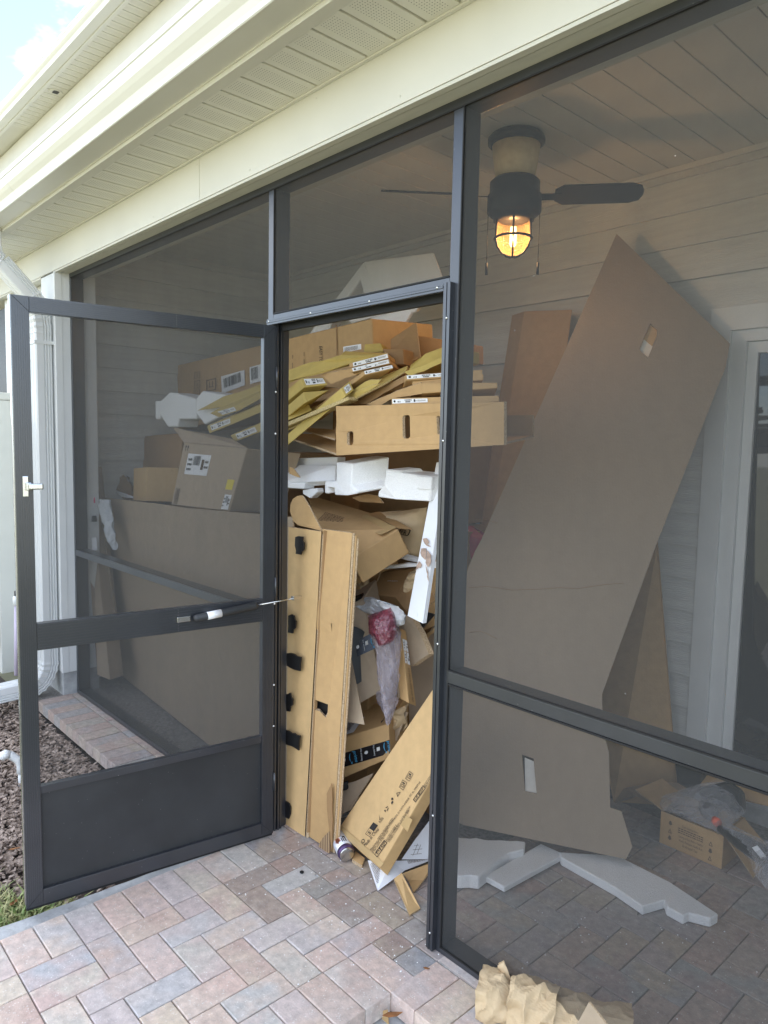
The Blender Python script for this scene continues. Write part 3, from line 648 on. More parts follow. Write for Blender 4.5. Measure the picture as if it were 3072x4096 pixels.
# door jamb trims with their flutes
def flute_trim(x0, x1, z0, z1, vert):
    if vert:
        w=(x1-x0)/4
        boxes('door_stop', [(x0+w*i+.0007, x0+w*(i+1)-.0007, -.016-.002*(i%2), -.0005, z0, z1) for i in range(4)]+[(x0,x1,-.0145,-.0006,z0+.0004,z1-.0004)], m_bronze, enc)
    else:
        h=(z1-z0)/3
        boxes('door_stop', [(x0, x1, -.016-.002*(i%2), -.0005, z0+h*i+.0007, z0+h*(i+1)-.0007) for i in range(3)]+[(x0+.0004,x1-.0004,-.0145,-.0006,z0,z1)], m_bronze, enc)
flute_trim(.949, .979, .004, 2.083, True)
flute_trim(.014, .9485, 2.060, 2.083, False)
boxes('hinge_jamb', [(.0365,.046,.012,.020,.001,2.0775),(.0365,.050,.026,.034,.001,2.0775),(.0365,.046,.040,.048,.001,2.0775)], m_bronze, enc)
boxes('strike_jamb', [(.948,.9575,.012,.020,.001,2.0775),(.945,.9575,.030,.038,.001,2.0775)], m_bronze, enc)
box('sweep_gasket', .0365, .9575, .030, .045, 2.040, 2.0775, m_rubber, enc)
for z in (.06,.45,1.0,1.62,1.98): lathe('screw', [(0,.0035),(.003,.0032),(.0046,.0012),(.0046,0)], (0,0,0), m_steel, enc, 10).rotation_euler=(math.pi/2,0,0); enc_s=[o for o in enc.children if o.name.startswith('screw')][-1]; enc_s.location=Vector((.966,-.0165,z))-wloc(enc)
for xx in (.03,.30,.62,.925):
    s=lathe('screw', [(0,.0035),(.003,.0032),(.0046,.0012),(.0046,0)], (0,0,0), m_steel, enc, 10); s.rotation_euler=(math.pi/2,0,0); s.location=Vector((xx,-.0165,2.073))-wloc(enc)
def sheet(name, x0,x1,z0,z1, y=.004): return mk(name, [(x0,y,z0),(x1,y,z0),(x1,y,z1),(x0,y,z1)], [(0,1,2,3)], m_screen, enc)
sheet('insect_screen', -2.1345, -.0005, .0205, .8815); sheet('insect_screen', -2.1345, -.0005, .9195, 2.5745)
sheet('insect_screen', .0365, .9575, 2.1015, 2.5745)
sheet('insect_screen', .9965, 3.0495, .0205, .8815); sheet('insect_screen', .9965, 3.0495, .9195, 2.5745)
sheet('insect_screen', 3.0905, XR, .02, 2.5745)
# spline beads that hold the screens
boxes('spline', [(.9965,3.049,-.003,.003,.9195,.9245),(.9965,3.049,-.003,.003,.8765,.8815),(.9965,1.0005,-.003,.003,.925,2.574),(.9965,1.0005,-.003,.003,.02,.876),(.0365,.0405,-.003,.003,2.1015,2.574),(.041,.957,-.003,.003,2.1015,2.106),(-2.134,3.05,-.0032,.0028,2.5705,2.5748),(.9965,3.049,-.003,.003,.0205,.0245)], m_rubber, enc)

# ================================================================== SCREEN DOOR (open)
LH=V((0.0837,-0.0197,0.0203)); LD=V((-0.1445,-0.9895,0)); LN=V((0.9895,-0.1445,-0))
door = thing('screen_door', 'dark bronze screen door with kick panel standing open', 'door', LH)
def lb(name, s0,s1,t0,t1, n0,n1, m, par=None, bev=0):
    pts=[]
    for t in (t0,t1):
        for s,n in ((s0,n0),(s1,n0),(s1,n1),(s0,n1)): pts.append(LH+LD*s+LN*n+V((0,0,t)))
    return hexa(name, pts, m, par if par is not None else door, bev)
W_=.910; T_=2.03; n0,n1=-.028,0.0
lb('hinge_stile', 0, .050, 0, T_, n0,n1, m_bronze, bev=.001); lb('latch_stile', W_-.052, W_, 0, T_, n0,n1, m_bronze, bev=.001)
lb('top_rail', .0505, W_-.0525, 1.981, T_, n0,n1, m_bronze, bev=.001)
lb('mid_rail', .0505, W_-.0525, .885, .975, n0,n1, m_bronze, bev=.001)
lb('kick_rail', .0505, W_-.0525, .391, .418, n0+.004,n1-.003, m_bronze, bev=.001)
lb('bottom_rail', .0505, W_-.0525, 0, .053, n0,n1, m_bronze, bev=.001)
lb('kick_panel', .0506, W_-.0526, .0535, .3905, -.018,-.014, m_bronze2)
for i in range(7):   # flutes rolled into the frame faces
    s=.006+i*.0064
    lb('stile_flute', s, s+.0042, .012, 2.018-.0*i, n1-.0005, n1+.0014, m_bronze); lb('stile_flute', W_-.050+i*.0066, W_-.050+i*.0066+.0044, .012, 2.018, n1-.0005, n1+.0014, m_bronze)
    lb('rail_flute', .052, W_-.054, 1.984+i*.0063, 1.984+i*.0063+.0041, n1-.0005, n1+.0014, m_bronze)
for i in range(9): lb('rail_flute', .052, W_-.054, .888+i*.0096, .888+i*.0096+.0066, n1-.0005, n1+.0014, m_bronze)
for s0,s1,t0,t1 in ((.0505,W_-.0525,.9752,1.9808),(.0505,W_-.0525,.4182,.8848)):
    mk('insect_screen', [LH+LD*s+LN*-.016+V((0,0,t)) for s,t in ((s0,t0),(s1,t0),(s1,t1),(s0,t1))], [(0,1,2,3)], m_screend, door)
lb('side_flashing', W_+.0002, W_+.0035, 0.01, T_, n0-.004, n1-.012, m_steel)
lb('sweep', .0, W_-.0, -.012, -.0005, n0+.008,n1-.008, m_rubber)
# closer: cylinder, rod, brackets
cl=lb('closer_bracket', .345,.395,.925,.945, .0015,.016, m_steel, bev=.002)
ca=LH+LD*.335+LN*.022+V((0,0,.934)); cb2=LH+LD*.085+LN*.022+V((0,0,.957)); cc=V((0.1601,0.035,1.0003))
tube('closer_cylinder', [ca, ca.lerp(cb2,.04), ca.lerp(cb2,.96), cb2], [.010,.0145,.0145,.012], m_bronze2, door, 16)
tube('closer_rod', [cb2, cc], .0028, m_steel, door, 8)
tube('closer_sticker', [ca.lerp(cb2,.2), ca.lerp(cb2,.42)], .0149, m_label, door, 16)
box('closer_clip', cc.x-.012, cc.x+.006, cc.y-.02, cc.y+.02, cc.z-.008, cc.z+.008, m_steel, door, .002)
# latch handle
hb=lb('handle_plate', .872,.890,1.395,1.462, .0016,.006, m_steel, bev=.002)
lb('handle_pull', .832,.876,1.419,1.439, .012,.030, m_steel, hb, .004)
lb('handle_neck', .864,.882,1.416,1.442, .006,.020, m_steel, hb, .003)
for t in (.45,.62,.95,1.62,1.78):
    s=lathe('rivet', [(0,.003),(.003,.0025),(.004,0)], (0,0,0), m_wtrim, door, 8); s.location=LH+LN*-.004+LD*-.0+V((.004,0,t))-wloc(door); s.rotation_euler=(0,math.pi/2,0)

for t0 in (.18,.98,1.80):
    hg=tube('hinge_knuckle', [LH+LN*.004+LD*-.004+V((0,0,t0)), LH+LN*.004+LD*-.004+V((0,0,t0+.075))], .0055, m_bronze, door, 10)
for s0,s1,t0,t1 in ((W_-.0525,W_,1.981,T_),(.0505,0,1.981,T_),(W_-.0525,W_,.053,0),(.0505,0,.053,0)):
    a=LH+LD*s0+LN*.0016+V((0,0,t0)); b_=LH+LD*s1+LN*.0016+V((0,0,t1)); tube('mitre_joint', [a,b_], .0006, m_rubber, door, 4)

# ================================================================== CEILING FAN (lit lamp)
fan = thing('ceiling_fan', 'black two blade ceiling fan with caged lit lamp', 'ceiling fan', (.485,.9,2.35))
FX,FY=.485,.9
lathe('canopy', [(0,2.899),(.105,2.899),(.118,2.885),(.118,2.868),(.10,2.858),(0,2.858)], (FX,FY,0), m_fan, fan, 32)
lathe('shroud', [(0,2.857),(.100,2.857),(.082,2.722),(0,2.722)], (FX,FY,0), m_cone, fan, 32)
lathe('motor', [(0,2.7215),(.092,2.7215),(.104,2.71),(.104,2.665),(.113,2.655),(.113,2.59),(.10,2.578),(.085,2.57),(.085,2.556),(0,2.556)], (FX,FY,0), m_fan, fan, 32)
for tx,ty in ((.143-.01,.463),(.891,1.224)):
    d=Vector((tx-FX,ty-FY,0)); ln=d.length; d.normalize(); s=Vector((-d.y,d.x,0)); c=Vector((FX,FY,2.652))
    tilt=math.radians(-22 if tx>FX else -17); sv=s*math.cos(tilt)+Vector((0,0,1))*math.sin(tilt); pts=[]
    for a,w in ((.165,-.03),(.20,-.055),(ln-.05,-.055),(ln-.012,-.04),(ln,-.012),(ln,.012),(ln-.012,.04),(ln-.05,.055),(.20,.055),(.165,.03)): pts.append(c+d*a+sv*w)
    bl=prism('blade', pts, (0,0,.006), m_fan, fan)
    obox('blade_iron', c+d*.10-sv*.018-V((0,0,.004)), d*.09, sv*.036, V((0,0,.003)), m_fan, bl)
lathe('lamp_glass', [(.066,2.556),(.070,2.53),(.070,2.48),(.062,2.45),(.042,2.425),(.015,2.415),(0,2.414)], (FX,FY,0), m_lampglass, fan, 28)
for a in range(5):
    t=math.radians(20+72*a); pts=[(FX+r*math.cos(t),FY+r*math.sin(t),z) for r,z in ((.072,2.56),(.075,2.53),(.0755,2.48),(.068,2.447),(.047,2.42),(.018,2.409),(0,2.408))]
    tube('cage_bar', pts, .0042, m_fan, fan, 6)
tube('cage_ring', [(FX+.077*math.cos(math.radians(15*i)),FY+.077*math.sin(math.radians(15*i)),2.484) for i in range(25)], .0055, m_fan, fan, 6)
lathe('bulb', [(0,2.535),(.012,2.53),(.014,2.50),(.014,2.46),(.008,2.45),(0,2.448)], (FX,FY,0), m_bulb, fan, 14)
for sx,zz in ((-.108,2.335),(.108,2.335)):
    xx=FX+sx*.75; yy=FY+sx*.65
    ch=tube('pull_chain', [(xx,yy,2.60),(xx,yy,zz+.05)], .0014, m_fan, fan, 6)
    tube('chain_weight', [(xx,yy,zz+.05),(xx,yy,zz)], .0055, m_fan, ch, 8)
ll=bpy.data.lights.new('fan_lamp','POINT'); ll.energy=3.0; ll.color=(1,.55,.22); ll.shadow_soft_size=.03
lo=bpy.data.objects.new('fan_lamp_light', ll); col.objects.link(lo); lo.parent=fan; lo.location=Vector((FX,FY,2.49))-wloc(fan)

# ================================================================== THE CARDBOARD PILE
CG='discarded cardboard boxes'
def qbox(name, label, quad, vec, m, group=CG, cat='box', bev=.003):
    o=prism(name, quad, vec, m, None, None, bev); return tag(o, label, cat, group)
def board(name, label, poly, vec, m, edge=None, group='loose cardboard sheets', rag=0, seed=0, cat='cardboard', edges=None):
    if rag: poly=ragged(poly, rag, .03, seed, edges)
    o=prism(name, poly, vec, m, None, edge or m_edge); return tag(o, label, cat, group)
def ship_label(par, quad, s0,s1,t0,t1, seed=1, m=None):
    l,pts=label_on(par, quad, s0,s1,t0,t1, m or m_label); q4=[pts[0],pts[1],pts[2],pts[3]]
    fit('label_print', bars(22,seed,.30,.62,.45,.9), *sub(q4,0,1,0,1), m_ink, l, .0012)
    fit('label_print', lines_text(3,seed+3), *sub(q4,.05,.26,.15,.85), m_ink, l, .0012)
    fit('label_print', rects([(.67,.78,.2,.8)]), *sub(q4,0,1,.1,.9), m_inkbr, l, .0012)
    fit('label_print', lines_text(2,seed+5), *sub(q4,.8,.97,.2,.7), m_inkbr, l, .0012)
    return l
def end_label(par, quad, s0,s1,t0,t1, seed=1):
    l,pts=label_on(par, quad, s0,s1,t0,t1, m_label)
    n=12; vs=[(.07+.032*math.cos(2*math.pi*i/n)*1.0,.5+.28*math.sin(2*math.pi*i/n)) for i in range(n)]
    fit('label_print', (vs,[tuple(range(n))]), *sub(pts,0,1,0,1), m_ink, l, .0012)
    fit('label_print', bars(5,seed,.15,.24,.2,.55), *sub(pts,0,1,0,1), m_ink, l, .0012)
    fit('label_print', bars(20,seed+1,.36,.56,.5,.85), *sub(pts,0,1,0,1), m_ink, l, .0012)
    fit('label_print', rects([(.38,.52,.15,.38),(.62,.66,.2,.8),(.675,.69,.3,.6)]), *sub(pts,0,1,0,1), m_ink, l, .0012)
    fit('label_print', lines_text(2,seed+3), *sub(pts,.72,.95,.25,.7), m_inkbr, l, .0012)
    return l
# --- two tall folded boards with black slot inserts, just inside the hinge side
q1=[(-0.0579,0.145,1.2524),(0.1818,0.135,1.2578),(0.167,0.08,0.003),(0.0346,0.08,-0.0031)]
b1=holed('folded_board', q1, [], (-.012,.011,0), m_cardl, m_edge); tag(b1, 'tall tan folded cardboard board with black slot inserts beside the hinge post', 'cardboard', 'tall folded boards')
obox('layer', V(q1[1])+V((.001,.004,-.01)), V(q1[2])-V(q1[1]), V((.004,.006,0)), V((.008,0,0)), m_edge, b1)
obox('layer', V(q1[1])+V((.010,.002,.004)), V(q1[2])-V(q1[1])+V((0,0,.02)), V((.003,.010,0)), V((.007,0,0)), m_cardd, b1)
def insert(par, poly, nm='slot_insert'):
    o=prism(nm, ragged(poly,.004,.02,hash(str(poly))%97), (.0,-.006,0), m_black, par); return o
for pl in ([(0.0311,0.125,1.2212),(0.0503,0.125,1.2272),(0.0835,0.125,1.2278),(0.0813,0.125,1.2117),(0.0921,0.125,1.2031),(0.0885,0.125,1.173),(0.0738,0.125,1.1663),(0.0707,0.125,1.153),(0.0347,0.125,1.1525),(0.037,0.125,1.1668),(0.0282,0.125,1.1858)], [(0.0103,0.108,0.8905),(0.0325,0.108,0.9017),(0.0513,0.108,0.8982),(0.054,0.108,0.8845),(0.0651,0.108,0.8766),(0.0605,0.108,0.8479),(0.0471,0.108,0.8376),(0.0422,0.108,0.8223),(0.0078,0.108,0.8193)], [(0.0149,0.099,0.734),(0.0645,0.099,0.7423),(0.1147,0.099,0.7403),(0.1091,0.099,0.6811),(0.0612,0.099,0.6769),(0.0156,0.099,0.6812)], [(0.0223,0.093,0.5617),(0.0498,0.093,0.5753),(0.0569,0.093,0.5593),(0.0673,0.093,0.5519),(0.0659,0.093,0.5284),(0.0524,0.093,0.5168),(0.0467,0.093,0.494),(0.0233,0.093,0.4903)], [(0.0263,0.088,0.4106),(0.0679,0.088,0.41),(0.1285,0.088,0.4189),(0.1195,0.088,0.3527),(0.09,0.088,0.3552),(0.0254,0.088,0.3486)], [(0.0315,0.083,0.1047),(0.0577,0.083,0.1054),(0.0709,0.083,0.0937),(0.0697,0.083,0.0616),(0.0587,0.083,0.0371),(0.0307,0.083,0.0353)]): insert(b1, [V(a)-V((0,.003,0)) for a in pl])
q2=[(0.1701,0.15,1.2658),(0.3651,0.14,1.2705),(0.3345,0.092,0.0069),(0.1804,0.092,0.0054)]
h1=[(0.1725,0.122,0.9062),(0.2742,0.122,0.9056),(0.2735,0.122,0.867),(0.1733,0.122,0.8635)]
h2=[(0.1947,0.105,0.5819),(0.2767,0.105,0.5852),(0.2745,0.105,0.5431),(0.2625,0.105,0.5272),(0.2248,0.105,0.5433),(0.1955,0.105,0.5397)]
b2=holed('folded_board', q2, [h1,h2], (-.02,.016,0), m_card, m_edge); tag(b2, 'tall tan cardboard board with torn edge and open slots, second from hinge post', 'cardboard', 'tall folded boards')
prism('slot_back', [V(a)+V((-.012,.022,0)) for a in [(0.1786,0.105,0.5849),(0.2842,0.105,0.5922),(0.2855,0.105,0.5268),(0.1798,0.105,0.5202)]], (0,.003,0), m_black, b2)
prism('slot_back', [V(a)+V((-.012,.022,0)) for a in [(0.162,0.122,0.9131),(0.2815,0.122,0.9142),(0.2827,0.122,0.8617),(0.1631,0.122,0.854)]], (0,.003,0), m_cardg, b2)
for k in range(3):
    rag=ragged([V(q2[1])+V((.003+.005*k,.006*k,-.01*k)), V(q2[2])+V((.002+.005*k,.006*k,.012*k)), V(q2[2])+V((.008+.005*k,.003+.006*k,.012*k)), V(q2[1])+V((.010+.005*k,.003+.006*k,-.01*k))], .0025, .03, 31+k)
    prism('layer', rag, (0,.0035,0), (m_edge,m_card,m_edge)[k], b2)
prism('torn_flap', ragged([(0.3003,0.085,0.2356),(0.3311,0.085,0.2888),(0.3387,0.085,0.1448),(0.3371,0.085,0.0107),(0.3159,0.085,0.1107),(0.3047,0.085,0.1705)],.003,.03,8), (.0,.003,0), m_cardd, b2)
prism('peeled_flutes', ragged([(0.2525,0.08,-0.015),(0.2699,0.08,0.0255),(0.3115,0.08,0.0784),(0.325,0.08,0.0916),(0.3321,0.08,0.0065),(0.2901,0.08,-0.0093)],.003,.02,9), (.0,.003,0), m_flute, b2)
fl=board('cardboard_flap', 'rounded cardboard flap standing up above the tall folded board', [(-0.0114,0.16,1.264),(0.1518,0.16,1.256),(0.1044,0.16,1.3055),(0.067,0.16,1.347),(0.029,0.16,1.3816),(0.0138,0.16,1.3901),(-0.0219,0.16,1.3848),(-0.0493,0.16,1.3713),(-0.0665,0.16,1.3471),(-0.0695,0.16,1.3161),(-0.0463,0.16,1.2797)], (0,.005,.001), m_card)
# --- long flat parcel leaning across the foot of the doorway
A,B_,C_,D4,E_,F_=map(V,[(0.2892,0.15,0.0562),(0.7314,0.285,0.8035),(0.8448,0.1894,0.5736),(0.6168,0.085,0.0758),(0.8449,0.2294,0.5275),(0.6169,0.125,0.0296)])
par=hexa('long_parcel', [D4,C_,E_,F_,A,B_,B_+(E_-C_),A+(F_-D4)], m_cardl, None, .004)
tag(par, 'long tan parcel with Made in China print leaning across the doorway', 'parcel', CG)
def ptx(s, pts, lift=.0025, m=None): txt(s, *pts, m or m_ink, par, lift=lift)
ptx('Made in China', [(0.5032,0.1151,0.0934),(0.5636,0.1293,0.1817),(0.4886,0.1193,0.0968)])
ptx('EU', [(0.5863,0.1011,0.1064),(0.6016,0.1057,0.1319),(0.5724,0.1052,0.1098)]); ptx('REP', [(0.6087,0.1062,0.1386),(0.6223,0.1103,0.1615),(0.5907,0.1105,0.1401)])
ptx('UK', [(0.7334,0.1457,0.3539),(0.7439,0.149,0.372),(0.7217,0.1499,0.3596)]); ptx('REP', [(0.7508,0.1501,0.3805),(0.7643,0.1548,0.4052),(0.7357,0.1544,0.3839)])
ptx('RoHS', [(0.5611,0.1369,0.2047),(0.5763,0.1406,0.2274),(0.5475,0.1396,0.2038)])
ptx('Manufacturer: DENSCH DESIGN LIMITED', [(0.5444,0.1077,0.0983),(0.6338,0.1349,0.2492),(0.5344,0.1105,0.1003)])
ptx('Address: UNIT 1002, 10/F, PERFECT COMM BLDG, 20 AUSTIN AVENUE, TST, KL, 999077 HK', [(0.5547,0.1056,0.099),(0.739,0.1644,0.4184),(0.5448,0.1084,0.101)])
ptx('E-Mail: Densch.EU@163.com', [(0.5636,0.1037,0.099),(0.6211,0.1229,0.2014),(0.5537,0.1065,0.101)])
ptx('SUCCESS COURIER SL', [(0.6232,0.1122,0.1685),(0.6625,0.126,0.2405),(0.6137,0.115,0.1707)])
ptx('CALLE RIO TORMES NUM.1, PLANTA 1, DERECHA', [(0.6328,0.1105,0.1696),(0.7141,0.1406,0.324),(0.6233,0.1133,0.1718)])
ptx('OFICINA 3, Fuenlabrada, Madrid, 28947 Spain', [(0.642,0.1091,0.1714),(0.7134,0.1369,0.3115),(0.6326,0.1118,0.1736)])
ptx('EVATOST CONSULTING L', [(0.7622,0.1567,0.41),(0.797,0.1702,0.4781),(0.7535,0.1595,0.4129)]); ptx('Office 101 32 Threadneedle', [(0.7698,0.1551,0.4098),(0.8019,0.1666,0.4696),(0.7611,0.1578,0.4127)])
def pframe(pts, w=.08):
    fit('printed_frame', rects([(0,1,0,w*1.6),(0,1,1-w*1.6,1),(0,w*.5,0,1),(1-w*.5,1,0,1),(.44,.44+w*.5,0,1)]), *pts, m_ink, par, .0025)
pframe([(0.5899,0.098,0.099),(0.629,0.1105,0.167),(0.5675,0.1027,0.0983)]); pframe([(0.7339,0.1441,0.3493),(0.7702,0.1558,0.4124),(0.7159,0.1487,0.3515)])
for k,pts in enumerate([[(0.4886,0.1193,0.0968),(0.4927,0.1238,0.1142),(0.4694,0.1226,0.094)],[(0.5169,0.125,0.1352),(0.5501,0.1352,0.1913),(0.4838,0.1311,0.1317)],[(0.5567,0.1396,0.2104),(0.5568,0.1451,0.2282),(0.5396,0.143,0.2092)],[(0.5807,0.1457,0.247),(0.5952,0.151,0.2743),(0.5616,0.15,0.2473)],[(0.6043,0.1531,0.2874),(0.6129,0.1588,0.312),(0.5854,0.1573,0.2878)],[(0.626,0.1595,0.3232),(0.6376,0.1636,0.3447),(0.6084,0.1629,0.3218)],[(0.6505,0.1642,0.3558),(0.6624,0.1712,0.3867),(0.6211,0.1705,0.3556)],[(0.6729,0.1716,0.3954),(0.6862,0.1783,0.4262),(0.6456,0.1775,0.3954)]]):
    if k==2: sh=([(0,.35),(.3,0),(1,1),(.32,.34)],[(0,1,2,3)])
    elif k==3:
        vs=[];fs=[]
        for j in range(3):
            for a in (10,80):
                t=math.radians(a+120*j)
                vs+= [(.5+.5*math.cos(t),.5+.5*math.sin(t)),(.5+.28*math.cos(t),.5+.28*math.sin(t))]
            b0=4*j; fs.append((b0,b0+2,b0+3,b0+1))
        sh=(vs,fs)
    elif k==4: sh=([(.0,.0),(.5,.0),(.45,.45),(.1,.45),(.55,.5),(.8,.3),(.9,.8),(.7,1),(.45,.7)],[(0,1,2,3),(4,5,6,7,8)])
    elif k==5: sh=([(0,0),(1,0),(.5,1),(.18,.12),(.82,.12),(.5,.76)],[(0,1,4,3),(1,2,5,4),(2,0,3,5)])
    elif k==1: sh=rects([(0,1,0,.05),(0,1,.95,1),(0,.03,0,1),(.97,1,0,1),(.5,.97,.05,.95),(.1,.4,.3,.36),(.1,.4,.6,.66),(.22,.27,.2,.8)])
    elif k==0: sh=([(.5+.5*math.cos(math.radians(30*i)),.5+.5*math.sin(math.radians(30*i))) for i in range(12)]+[(.5+.34*math.cos(math.radians(30*i)),.5+.34*math.sin(math.radians(30*i))) for i in range(12)],[(i,(i+1)%12,12+(i+1)%12,12+i) for i in range(12)])
    else: sh=rects([(0,1,0,.06),(0,1,.94,1),(0,.05,0,1),(.95,1,0,1),(.25,.32,.2,.65),(.25,.55,.2,.27),(.5,.57,.2,.65),(.65,.8,.3,.8),(.1,.5,.75,.82)])
    fit('printed_symbol', sh, *pts, m_ink, par, .0025)
prism('tape', [(0.2914,0.1482,0.0588),(0.3105,0.1527,0.0869),(0.6367,0.0868,0.1026),(0.6204,0.0829,0.0783)], (0,-.0004,.0003), m_tape, par)
prism('tape', [(0.6779,0.1241,0.2521),(0.6854,0.1348,0.292),(0.7376,0.1243,0.2945),(0.7266,0.1128,0.2496)], (0,-.0004,.0003), m_tape, par)
# --- two printed sheets and cardboard offcuts under the parcel
pa=prism('paper_sheet', [(0.4963,0.1323,0.03),(0.5807,0.1734,0.05),(0.6536,0.3281,0.03),(0.6255,0.2064,0.022),(0.6342,0.0605,0.006)], (0,0,.0008), m_paper); tag(pa,'folded white instruction sheet lying on the pavers under the parcel','paper','printed instruction sheets')
fit('small_print', lines_text(16,4), *[(0.609,0.0795,0.012),(0.6107,0.1129,0.02),(0.5257,0.1198,0.034)], m_inkbr, pa, .002)
fit('small_print', lines_text(9,6), *[(0.6119,0.2193,0.032),(0.6483,0.3055,0.034),(0.6058,0.2282,0.04)], m_inkbr, pa, .003)
pb=prism('paper_sheet', [(0.6046,0.2068,0.055),(0.6594,0.3245,0.035),(0.647,0.3337,0.17),(0.6408,0.3242,0.19),(0.6223,0.2573,0.12)], (0,0,.0008), m_paper); tag(pb,'white printed sheet with line drawing tucked behind the parcel by the strike post','paper','printed instruction sheets')
fit('line_drawing', rects([(0,1,.1,.13),(.1,.9,.5,.53),(.3,.33,0,1),(.6,.63,.1,.9),(0,.5,.85,.87)]), *[(0.6134,0.236,0.062),(0.6374,0.2764,0.062),(0.6188,0.2549,0.105)], m_inkbr, pb, .003)
s1=board('cardboard_strip', 'narrow tan cardboard strip lying on the pavers in front of the parcel', [(0.6339,0.1397,0.02),(0.6543,0.1592,0.045),(0.8053,0.1049,0.008),(0.8061,0.0514,0.008)], (0,0,-.006), m_cardl, group='cardboard offcuts')
s2=board('cardboard_strip', 'folded cardboard offcut on the pavers beside the strike post', [(0.6426,0.1771,0.03),(0.6874,0.2918,0.05),(0.6894,0.2905,0.03),(0.7038,0.2234,0.012),(0.7253,0.1521,0.006),(0.6649,0.1839,0.012)], (0,0,-.005), m_card, group='cardboard offcuts')
s3=board('cardboard_strip', 'small cardboard offcut between the drink can and the parcel', [(0.4291,0.1126,0.012),(0.3931,0.1602,0.012),(0.4547,0.155,0.012),(0.4844,0.1152,0.012)], (0,0,-.012), m_cardl, group='cardboard offcuts')
# --- drink can lying on its side
ca0=V((0.276,0.1515,0.045)); ca1=V((0.4195,0.0948,0.034)); dv=(ca1-ca0).normalized(); ca0=ca1-dv*.122
can=thing('drink_can','crushed white and purple drink can lying at the foot of the pile','can',(ca1.x,ca1.y,0))
m_canw=mat('can_white',(.72,.74,.80),.3,.03,20,metal=.35); m_canp=mat('can_purple',(.10,.06,.16),.3,.1,20,metal=.5); m_canb=mat('can_brown',(.16,.045,.02),.4); m_canr=mat('can_pink',(.55,.25,.18),.4)
tube('can_body', [ca0+dv*.0, ca0+dv*.012, ca0+dv*.099], [.024,.033,.033], m_canw, can, 28)
tube('can_band', [ca0+dv*.0992, ca0+dv*.108, ca0+dv*.117], [.0331,.0331,.0275], m_canp, can, 28)
tube('can_rim', [ca0+dv*.117, ca0+dv*.122, ca0+dv*.1235], [.0282,.0282,.026], m_steel, can, 28)
tube('can_lid', [ca0+dv*.1175, ca0+dv*.119], [.0262,.0262], m_steel, can, 24)
upv=(V(cam.matrix_world.translation)-ca1); upv=(upv-dv*upv.dot(dv)).normalized(); sdv=dv.cross(upv)
def on_can(u,a): return ca0+dv*u+(upv*math.cos(a)+sdv*math.sin(a))*.0334
def can_patch(name, pts, m): return mk(name, [on_can(u,a) for u,a in pts], [tuple(range(len(pts)))], m, can)
can_patch('emblem', [(.040,.45),(.050,-.02),(.078,-.10),(.083,.35),(.066,.62)], m_canr); mk('emblem', [on_can(u,a)+(upv*.0004) for u,a in ((.046,.40),(.053,.06),(.075,.0),(.079,.33),(.066,.54))], [(0,1,2,3,4)], m_canb, can)
can_patch('emblem', [(.026,.30),(.034,.18),(.044,.25),(.040,.38)], m_canr)
for u0,a0,u1,a1 in ((.052,-.75,.084,-.62),(.050,-.50,.084,-.40),(.050,-.75,.058,-.42),(.060,-.30,.084,-.2)): can_patch('lettering', [(u0,a0),(u1,a0),(u1,a1),(u0,a1)], m_ink)
op=ca0+dv*.1195+upv*-.006; mk('can_opening', [op+(upv*math.cos(t)*.009+sdv*(math.sin(t)*.010+.006)) for t in [2*math.pi*i/14 for i in range(14)]], [tuple(range(14))], m_black, can)
obox('pull_tab', ca0+dv*.1198+upv*-.004+sdv*-.012, upv*.013, sdv*.018, dv*.0012, m_steel, can, .0004)
# --- prime parcel box under the leaning board
f2=[(0.1463,0.24,0.3598),(0.3785,0.34,0.4803),(0.3879,0.34,0.3374),(0.1503,0.24,0.1779)]
top2=[(0.1457,0.24,0.3885)]
bx=hexa('parcel_box', [V(f2[3]),V(f2[2]),V(f2[2])+V((-.11,.22,.05)),V(f2[3])+V((-.11,.22,.05)),V(f2[0]),V(f2[1]),V(f2[1])+V((-.11,.22,.05)),V(f2[0])+V((-.11,.22,.05))], m_card, None, .004)
tag(bx,'brown parcel box banded with black prime tape, lowest in the doorway pile','box',CG)
tq=[lerpq(f2,0,.36),lerpq(f2,1,.42),lerpq(f2,1,.80),lerpq(f2,0,.66)]
tp,pts=label_on(bx, [(0.1478,0.24,0.2934),(0.3829,0.3412,0.4125),(0.3859,0.342,0.3565),(0.1491,0.24,0.2316)], 0,1,0,1, m_tapeblk, 'prime_tape')
def tape_print(tp, pts, words, x0s):
    pass
txt('prime', *[(0.2282,0.2746,0.3317),(0.2396,0.2791,0.2875),(0.2467,0.2825,0.3378)], m_blue, tp, lift=.004); fit('printed_logo', smile(), *[(0.2155,0.2691,0.3197),(0.2232,0.272,0.2807),(0.2284,0.2746,0.325)], m_blue, tp, .004)
txt('prime', *[(0.3707,0.336,0.4049),(0.3773,0.3384,0.3637),(0.3849,0.3421,0.4094)], m_blue, tp, lift=.004); fit('printed_logo', smile(), *[(0.3585,0.3307,0.3963),(0.3666,0.3338,0.3574),(0.3703,0.3358,0.4008)], m_blue, tp, .004)
txt('free delivery', *[(0.314,0.3116,0.3758),(0.3212,0.3142,0.3333),(0.323,0.3154,0.3797)], m_wink, tp, lift=.004); txt('video streaming', *[(0.2612,0.2889,0.3528),(0.2681,0.2913,0.3011),(0.2708,0.293,0.3564)], m_wink, tp, lift=.004); txt('free shipping', *[(0.1672,0.2483,0.2998),(0.1736,0.2506,0.2529),(0.1766,0.2524,0.3039)], m_wink, tp, lift=.004)
for uu,vv,yy in ((762,645,.29),(860,612,.315),(575,705,.258)):
    pass
cir=[(.5+.5*math.cos(2*math.pi*i/14),.5+.5*math.sin(2*math.pi*i/14)) for i in range(14)]
